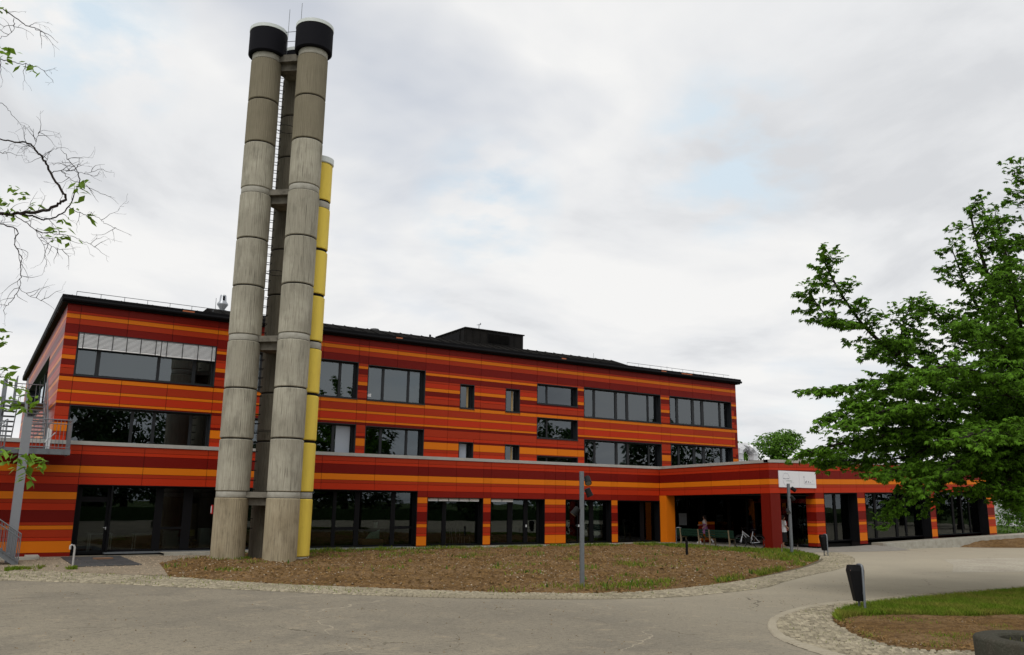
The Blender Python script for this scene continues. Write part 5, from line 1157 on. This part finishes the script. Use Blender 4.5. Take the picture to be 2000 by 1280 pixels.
for pts, r0, reach in limbs:
    line = smooth3(pts, 6); n = len(line); wood.tube(line, [r0 * (1 - .86 * k / (n - 1)) + .006 for k in range(n)], 6)
    D = sum((b - a).length for a, b in zip(line[:-1], line[1:])); acc = .5; s = 0
    for k in range(1, n):
        a, b = line[k - 1], line[k]; s += (b - a).length
        while acc < s:
            f = acc / D; d = (b - a).normalized(); base = b
            if mn.noise(b * .55) < -.6 and f < .85: acc += .2; continue
            side = d.cross(Vector((0, 0, 1))).normalized() * random.choice((-1, 1))
            dirv = (d * random.uniform(.35, .9) + side * random.uniform(.5, 1.1) + Vector((0, 0, random.uniform(-.36, .42)))).normalized()
            ln = reach * random.uniform(.75, 1.35) * (1.15 - .75 * f)
            q = [base + dirv * ln * t + Vector((0, 0, -.12 * ln * t * t)) + Vector((random.gauss(0, .03), random.gauss(0, .03), random.gauss(0, .02))) for t in (0, .35, .7, 1)]
            wood.tube(q, [.016, .011, .008, .004], 4, cap=False)
            for t in np.arange(.10, 1.01, .125 / ln):
                p = q[0].lerp(q[3], t)
                tw = dirv.cross(Vector((0, 0, 1))).normalized() * random.choice((-1, 1)) * random.uniform(.10, .42) * (1.2 - .6 * t) + dirv * random.uniform(.05, .2)
                wood.tube([p, p + tw], [.005, .003], 3, cap=False)
                clusters(p, p + tw, 5 if random.random() < dens else 3, .06, LP)
            clusters(q[3], q[3] + dirv * .15, 4, .06, LP)
            clusters(b, b + dirv * .3, 4, .11, LP)
            acc += random.uniform(.10, .19)
    clusters(line[-2], line[-1], 8, .08, LP)
P = np.array([tuple(p) for p in LP]); n = len(P)
ctr = np.array([TB[0], TB[1], 7.0]); out = P - ctr; az = np.arctan2(out[:, 1], out[:, 0]) + rng.normal(0, 1.0, n)
leaves('foliage', P, az, rng.normal(.35, .38, n), rng.normal(0, .45, n), rng.uniform(.09, .185, n), leaf_template(5, 2.0), LEAF, TR, TB)
wood.build('trunk_and_limbs', BARK, TR, TB, smooth=True)
print('chestnut leaves', n)

# sparse, half bare tree at the left: only its outer branches reach into the picture
LT = [(-2.19, 17.53, 0.84)][0]; LT = (LT[0], LT[1], 0)
TL = tag(empty('bare_branched_tree', LT), 'half bare tree with crooked branches and few young leaves, hanging in from the left', 'tree')
twood = MB()
tr = smooth3([LT, (LT[0], LT[1], 3), (LT[0] + .1, LT[1], 6), (LT[0], LT[1] - .1, 9.5), (LT[0] + .2, LT[1], 12)], 5); twood.tube(tr, [.22 - .17 * k / (len(tr) - 1) for k in range(len(tr))], 10)
BL = [
 ([(-2.82, 16.79, 5.45), (-1.4, 15.64, 6.41), (-0.48, 15.01, 6.59), (-0.07, 14.75, 6.61), (0.21, 14.56, 6.61), (0.52, 14.35, 6.67), (0.69, 14.21, 6.78), (0.74, 14.15, 6.89), (0.53, 14.21, 7.2), (0.44, 14.23, 7.38), (0.32, 14.27, 7.53), (0.17, 14.32, 7.68), (-0.01, 14.43, 7.7), (-0.21, 14.55, 7.74), (-0.43, 14.67, 7.82)], .050, .7),
 ([(0.21, 14.57, 6.6), (0.41, 14.56, 6.59), (0.57, 14.47, 6.56), (0.77, 14.3, 6.69), (0.9, 14.15, 7.01), (0.89, 13.98, 7.21), (0.77, 14.01, 7.38), (0.66, 14.05, 7.54)], .024, .9),
 ([(0.53, 14.2, 7.25), (0.66, 14.11, 7.28), (0.82, 14.01, 7.27), (1.01, 14, 7.28), (1.2, 13.98, 7.39)], .010, 1),
 ([(0.65, 14.12, 7.26), (0.8, 14.05, 7.13), (1.06, 14.03, 7.05), (1.33, 14, 6.98)], .009, 1),
 ([(0.06, 14.66, 6.59), (0.18, 14.49, 6.51), (0.42, 14.26, 6.29), (0.66, 14.12, 6.24), (0.9, 13.98, 6.21), (1.07, 13.89, 6.13), (1.23, 13.81, 6.05)], .013, 1),
 ([(0.82, 14.26, 6.76), (1.01, 14.16, 6.65), (1.2, 14.05, 6.61), (1.33, 13.99, 6.51), (1.51, 13.9, 6.42)], .010, 1),
 ([(0.42, 14.26, 6.29), (0.54, 14.24, 6.07), (0.62, 14.25, 5.84)], .007, 1), ([(0.42, 14.26, 6.31), (0.65, 14.18, 6.07), (0.82, 14.08, 6.01)], .006, 1),
 ([(-1.41, 15.63, 6.49), (-0.46, 14.78, 6.47), (-0.05, 14.43, 6.35), (0.17, 14.31, 6.28), (0.17, 14.37, 6.05), (0.27, 14.34, 5.88), (0.3, 14.38, 5.65), (0.31, 14.44, 5.4), (0.22, 14.54, 5.19), (0.15, 14.62, 5.07)], .020, .8),
 ([(0.31, 14.44, 5.4), (0.46, 14.37, 5.28), (0.64, 14.27, 5.21)], .006, 1),
 ([(-2.96, 15.82, 7.28), (-1.37, 14.35, 9.11), (-0.65, 13.78, 9.54), (-0.45, 13.67, 9.47), (-0.15, 13.53, 9.25), (0.05, 13.43, 9.15), (0.24, 13.33, 9.06)], .022, .7),
 ([(-0.26, 13.58, 9.32), (-0.24, 13.61, 9.19), (-0.27, 13.65, 9.07), (-0.39, 13.74, 9.02)], .008, .7),
 ([(-1.67, 14.59, 8.88), (-0.75, 14.03, 8.76), (-0.35, 13.79, 8.71), (-0.17, 13.69, 8.66), (0.05, 13.56, 8.62), (0.24, 13.45, 8.54)], .016, .8),
 ([(-1.61, 15.07, 8.27), (-0.55, 14.4, 8.27), (-0.28, 14.24, 8.2), (-0.15, 14.18, 8.09), (-0.07, 14.16, 7.98)], .012, .9),
 ([(-1.22, 15.59, 7.63), (-0.47, 15.1, 7.67), (-0.19, 14.92, 7.66), (-0.02, 14.82, 7.65)], .016, .9),
 ([(0.17, 14.33, 7.66), (0.24, 14.29, 7.65), (0.28, 14.33, 7.87), (0.29, 14.31, 7.9)], .008, 1.1), ([(0.43, 14.23, 7.39), (0.46, 14.18, 7.53), (0.55, 14.09, 7.63)], .008, 1.1),
 ([(-2.43, 15.75, 3.76), (-0.53, 14.48, 3.97), (0.22, 14, 3.97), (0.28, 13.97, 3.93), (0.42, 13.9, 3.84), (0.58, 13.81, 3.82)], .018, .5),
 ([(-1.68, 15.15, 4.21), (-0.22, 14.15, 4.52), (0.04, 13.95, 4.61), (0.16, 13.88, 4.6)], .012, .5),
 ([(-2.21, 15.25, 2.73), (-0.38, 14.05, 2.9), (0.33, 13.59, 2.91), (0.48, 13.5, 2.88), (0.7, 13.37, 2.82), (0.9, 13.26, 2.74)], .016, .3),
 ([(0.51, 13.48, 2.87), (0.6, 13.46, 2.72), (0.73, 13.31, 2.52)], .006, .3),
]
def crook(p, d, ln, r, depth, mb):
    pts = [p]; rr = [r]; cur = p.copy(); dv = d.copy(); k = max(3, int(ln / .06)); kids = []
    for i in range(k):
        dv = (dv + Vector((random.gauss(0, .28), random.gauss(0, .28), random.gauss(0, .28) - .02))).normalized(); cur = cur + dv * ln / k; pts.append(cur.copy()); rr.append(max(.0016, r * (1 - .7 * (i + 1) / k)))
        if depth > 0 and random.random() < .34: kids.append((cur.copy(), dv.copy(), rr[-1]))
    mb.tube(pts, rr, 3, cap=False)
    for (a, b, c) in kids:
        s = Vector((random.gauss(0, 1), random.gauss(0, 1), random.gauss(0, 1) - .15)); s = (s - b * s.dot(b)).normalized()
        crook(a, (b * .7 + s * .8).normalized(), ln * random.uniform(.3, .6), c * .7, depth - 1, mb)
for pts, r0, tf in BL:
    line = smooth3(pts, 6); n_ = len(line)
    line = [p + Vector((random.gauss(0, .008), random.gauss(0, .012), random.gauss(0, .008))) for p in line]
    twood.tube(line, [max(.0035, r0 * .62 * (1 - .72 * k / (n_ - 1))) for k in range(n_)], 6)
    for k in range(2, n_ - 1):
        if random.random() < .24 * tf:
            d = (line[k + 1] - line[k]).normalized(); s = Vector((random.gauss(0, 1), random.gauss(0, .6), random.gauss(0, 1))); s = (s - d * s.dot(d)).normalized()
            crook(line[k], (d * .6 + s).normalized(), random.uniform(.16, .46) * (1 if tf > .6 else .6), .0055, 2 if random.random() < .6 else 1, twood)
    d = (line[-1] - line[-3]).normalized(); crook(line[-1], d, .25 * tf, .004, 2, twood)
twood.build('branches', BARK2, TL, LT)
cl = [(-0.35, 13.76, 8.84), (-0.24, 13.69, 8.83), (-0.3, 13.76, 8.7), (-0.01, 13.59, 8.63), (0.12, 13.53, 8.58), (-0.43, 13.66, 9.43), (0.06, 14.56, 7.02), (0.17, 14.51, 6.9), (0.23, 14.49, 6.87), (0, 14.66, 6.76), (-0.07, 14.68, 6.86), (0.31, 14.47, 6.73), (0.05, 14.65, 6.65), (-0.05, 14.71, 6.72), (0.16, 14.59, 6.64), (1.02, 13.93, 7.09), (0.88, 14.03, 7.02), (0.94, 14, 6.98), (0.9, 14.21, 6.74), (1.07, 14.13, 6.63), (0.8, 14.21, 6.53), (0.67, 14.1, 6.31), (0.82, 14.01, 6.26), (0.71, 14.11, 6.18), (0.87, 14, 6.21), (0.17, 13.87, 4.61), (0.12, 13.92, 4.56), (0.18, 13.9, 4.45), (0.24, 13.96, 4.08), (0.3, 13.92, 4.09), (0.28, 13.96, 3.98), (0.24, 14, 3.91), (0.37, 13.93, 3.86), (0.48, 13.87, 3.83), (0.23, 14.06, 3.69), (0.31, 14.04, 3.59), (0.37, 13.99, 3.64), (0.45, 13.95, 3.59), (0.52, 13.91, 3.55), (0.6, 13.83, 3.68), (0.65, 13.8, 3.65), (0.57, 13.89, 3.52), (0.45, 13.97, 3.52), (0.34, 13.58, 2.91), (0.44, 13.52, 2.9), (0.52, 13.48, 2.84), (0.58, 13.43, 2.88), (0.67, 13.38, 2.84), (0.74, 13.36, 2.79), (0.65, 13.42, 2.74), (0.58, 13.47, 2.72), (0.81, 13.31, 2.79), (0.85, 13.29, 2.75), (0.77, 13.36, 2.69), (0.67, 13.45, 2.6), (0.74, 13.42, 2.53), (0.41, 13.56, 2.82), (0.5, 13.51, 2.76)]
P = []; 
for c in cl:
    c = Vector(c); k = 5 if c.z > 3.2 else 4
    for _ in range(k): P.append(tuple(c + Vector((random.gauss(0, .05), random.gauss(0, .05), random.gauss(0, .035)))))
P = np.array(P); n = len(P)
leaves('foliage', P, rng.uniform(-3.14, 3.14, n), rng.normal(.3, .35, n), rng.normal(0, .5, n), rng.uniform(.09, .19, n), simple_leaf(), LEAFY, TL, LT)

# round crowned trees farther off
def far_tree(name, base, h, rad, n, leaf, label, group=None, m=LEAFF, lumps=26, seed=1, low=.2):
    rs = random.Random(seed); nr = np.random.default_rng(seed)
    t = tag(empty(name, base), label, 'tree', group)
    C = []
    for _ in range(lumps):
        a = rs.uniform(0, 6.28); zz = rs.uniform(low, 1); rr = rad * math.sqrt(max(.05, 1 - ((zz - .5) / .62) ** 2)) * rs.uniform(.35, .95)
        C.append((rr * math.cos(a), rr * math.sin(a), zz * h * .92, rad * rs.uniform(.20, .40)))
    idx = nr.integers(0, len(C), n); C = np.array(C)[idx]; d = nr.normal(size=(n, 3)); d /= np.linalg.norm(d, axis=1)[:, None]; rr = nr.uniform(.55, 1.05, n) ** .6
    P = C[:, :3] + d * (C[:, 3] * rr)[:, None] * np.array([1, 1, .8]); az = np.arctan2(P[:, 1], P[:, 0]) + nr.normal(0, 1, n)
    leaves('foliage', P, az, nr.normal(.35, .4, n), nr.normal(0, .5, n), nr.uniform(.6, 1.3, n) * leaf, simple_leaf(), m, t, (0, 0, 0))
    q = MB(); q.tube([(0, 0, -.2), (.1, 0, h * .3), (0, .1, h * .75)], [h * .03, h * .022, h * .008], 8)
    for k in range(9):
        a = rs.uniform(0, 6.28); z = h * rs.uniform(.2, .6); q.tube([(0, 0, z), (rad * .35 * math.cos(a), rad * .35 * math.sin(a), z + h * .1), (rad * .7 * math.cos(a), rad * .7 * math.sin(a), z + h * .22)], [h * .012, h * .008, h * .003], 5)
    q.build('trunk', BARK, t); return t
GRP = 'trees beyond the low roof'
far_tree('background_tree', (72.5, 61, 0), 10.3, 3.6, 17000, .36, 'round green tree showing above the low roof just right of the silver duct', GRP, seed=3, lumps=46)
far_tree('background_tree', (68.0, 65, 0), 9.4, 3.4, 11000, .36, 'darker green tree between the upper storeys and the round tree, behind the silver duct', GRP, seed=4, lumps=40)
far_tree('background_tree', (77.0, 58.5, 0), 6.9, 2.6, 7000, .34, 'low green tree above the roof, right of the round one', GRP, seed=5, lumps=30)
far_tree('background_tree', (62.9, 68.5, 0), 9.9, 2.4, 3000, .34, 'slim tree top just showing beside the wall of the upper storeys', GRP, seed=6, lumps=20)
far_tree('hedge_tree', (86, 42, 0), 5.2, 3.4, 8000, .30, 'dense green shrub beyond the right end of the wing, above the pale path', 'shrubs beyond the wing', seed=8, lumps=36, low=.03)
far_tree('hedge_tree', (93, 38, 0), 5.5, 3.6, 8000, .30, 'dense green shrub at the right picture edge beyond the path', 'shrubs beyond the wing', seed=9, lumps=36, low=.03)
far_tree('hedge_tree', (80, 45.5, 0), 4.2, 2.8, 5000, .28, 'green shrub close behind the end pillar of the wing', 'shrubs beyond the wing', seed=10, lumps=30, low=.03)
# pale buildings glimpsed through the leaves
PW = mat('pale render', (.60, .60, .60), .8, .2); WG = mat('dull window glass', (.06, .07, .08), .15, .6)
def far_house(name, loc, rz, w, d, h, label, floors, cols):
    t = tag(empty(name, loc, rz), label, 'building'); MB().box(-w / 2, w / 2, -d / 2, d / 2, 0, h).build('wall', PW, t)
    MB().box(-w / 2 - .3, w / 2 + .3, -d / 2 - .3, d / 2 + .3, h, h + .35).build('roof', CAPM, t)
    for f in range(floors):
        for c in range(cols):
            x = -w / 2 + (c + .5) * w / cols; z = 1 + f * (h / floors); o = MB().box(x - .8, x + .8, -d / 2 - .04, -d / 2 + .02, z, z + 1.4).build('window', FRAME, t); MB().box(x - .72, x + .72, -d / 2 - .06, -d / 2 - .041, z + .08, z + 1.32).build('pane', WG, o)
far_house('pale_house', (128, 55, 0), math.radians(-45), 22, 10, 9.5, 'white building glimpsed through the leaves at the right picture edge', 3, 7)
far_house('pale_house', (127, 100.5, 0), math.radians(-35), 5, 8, 10.2, 'pale flat roofed building just showing above the low roof by the leaf tips', 3, 5)
# the row of trees across the road, behind the camera, seen as reflections in the glass
ft = far_tree('roadside_tree', (-24, -24, 0), 11, 4.6, 5000, .55, 'dark roadside tree that shows only as a reflection in the window glass', 'roadside trees reflected in the glass', LEAFR, seed=21, low=.12)
for k, (x, y, s) in enumerate(((-10, -27, .9), (8, -23, 1.35), (15, -27, 1.25), (27, -23, .9), (41, -27, 1.35), (54, -20, .95), (70, -19, 1.25), (86, -15, 1.35), (-38, -20, 1.0), (100, -4, 1.1), (92, 8, .8))):
    c = copy_tree(ft); c.location = (x, y, 0); c.scale = (s, s, s * random.uniform(.9, 1.1)); c.rotation_euler = (0, 0, k * 1.3)
hd = MB(); hd.box(-70, 110, -17.5, -16.5, 0, 1.3); tag(hd.build('roadside_hedge', LEAFR), 'low dark roadside hedge that shows only as a reflection in the ground floor glass', 'hedge')
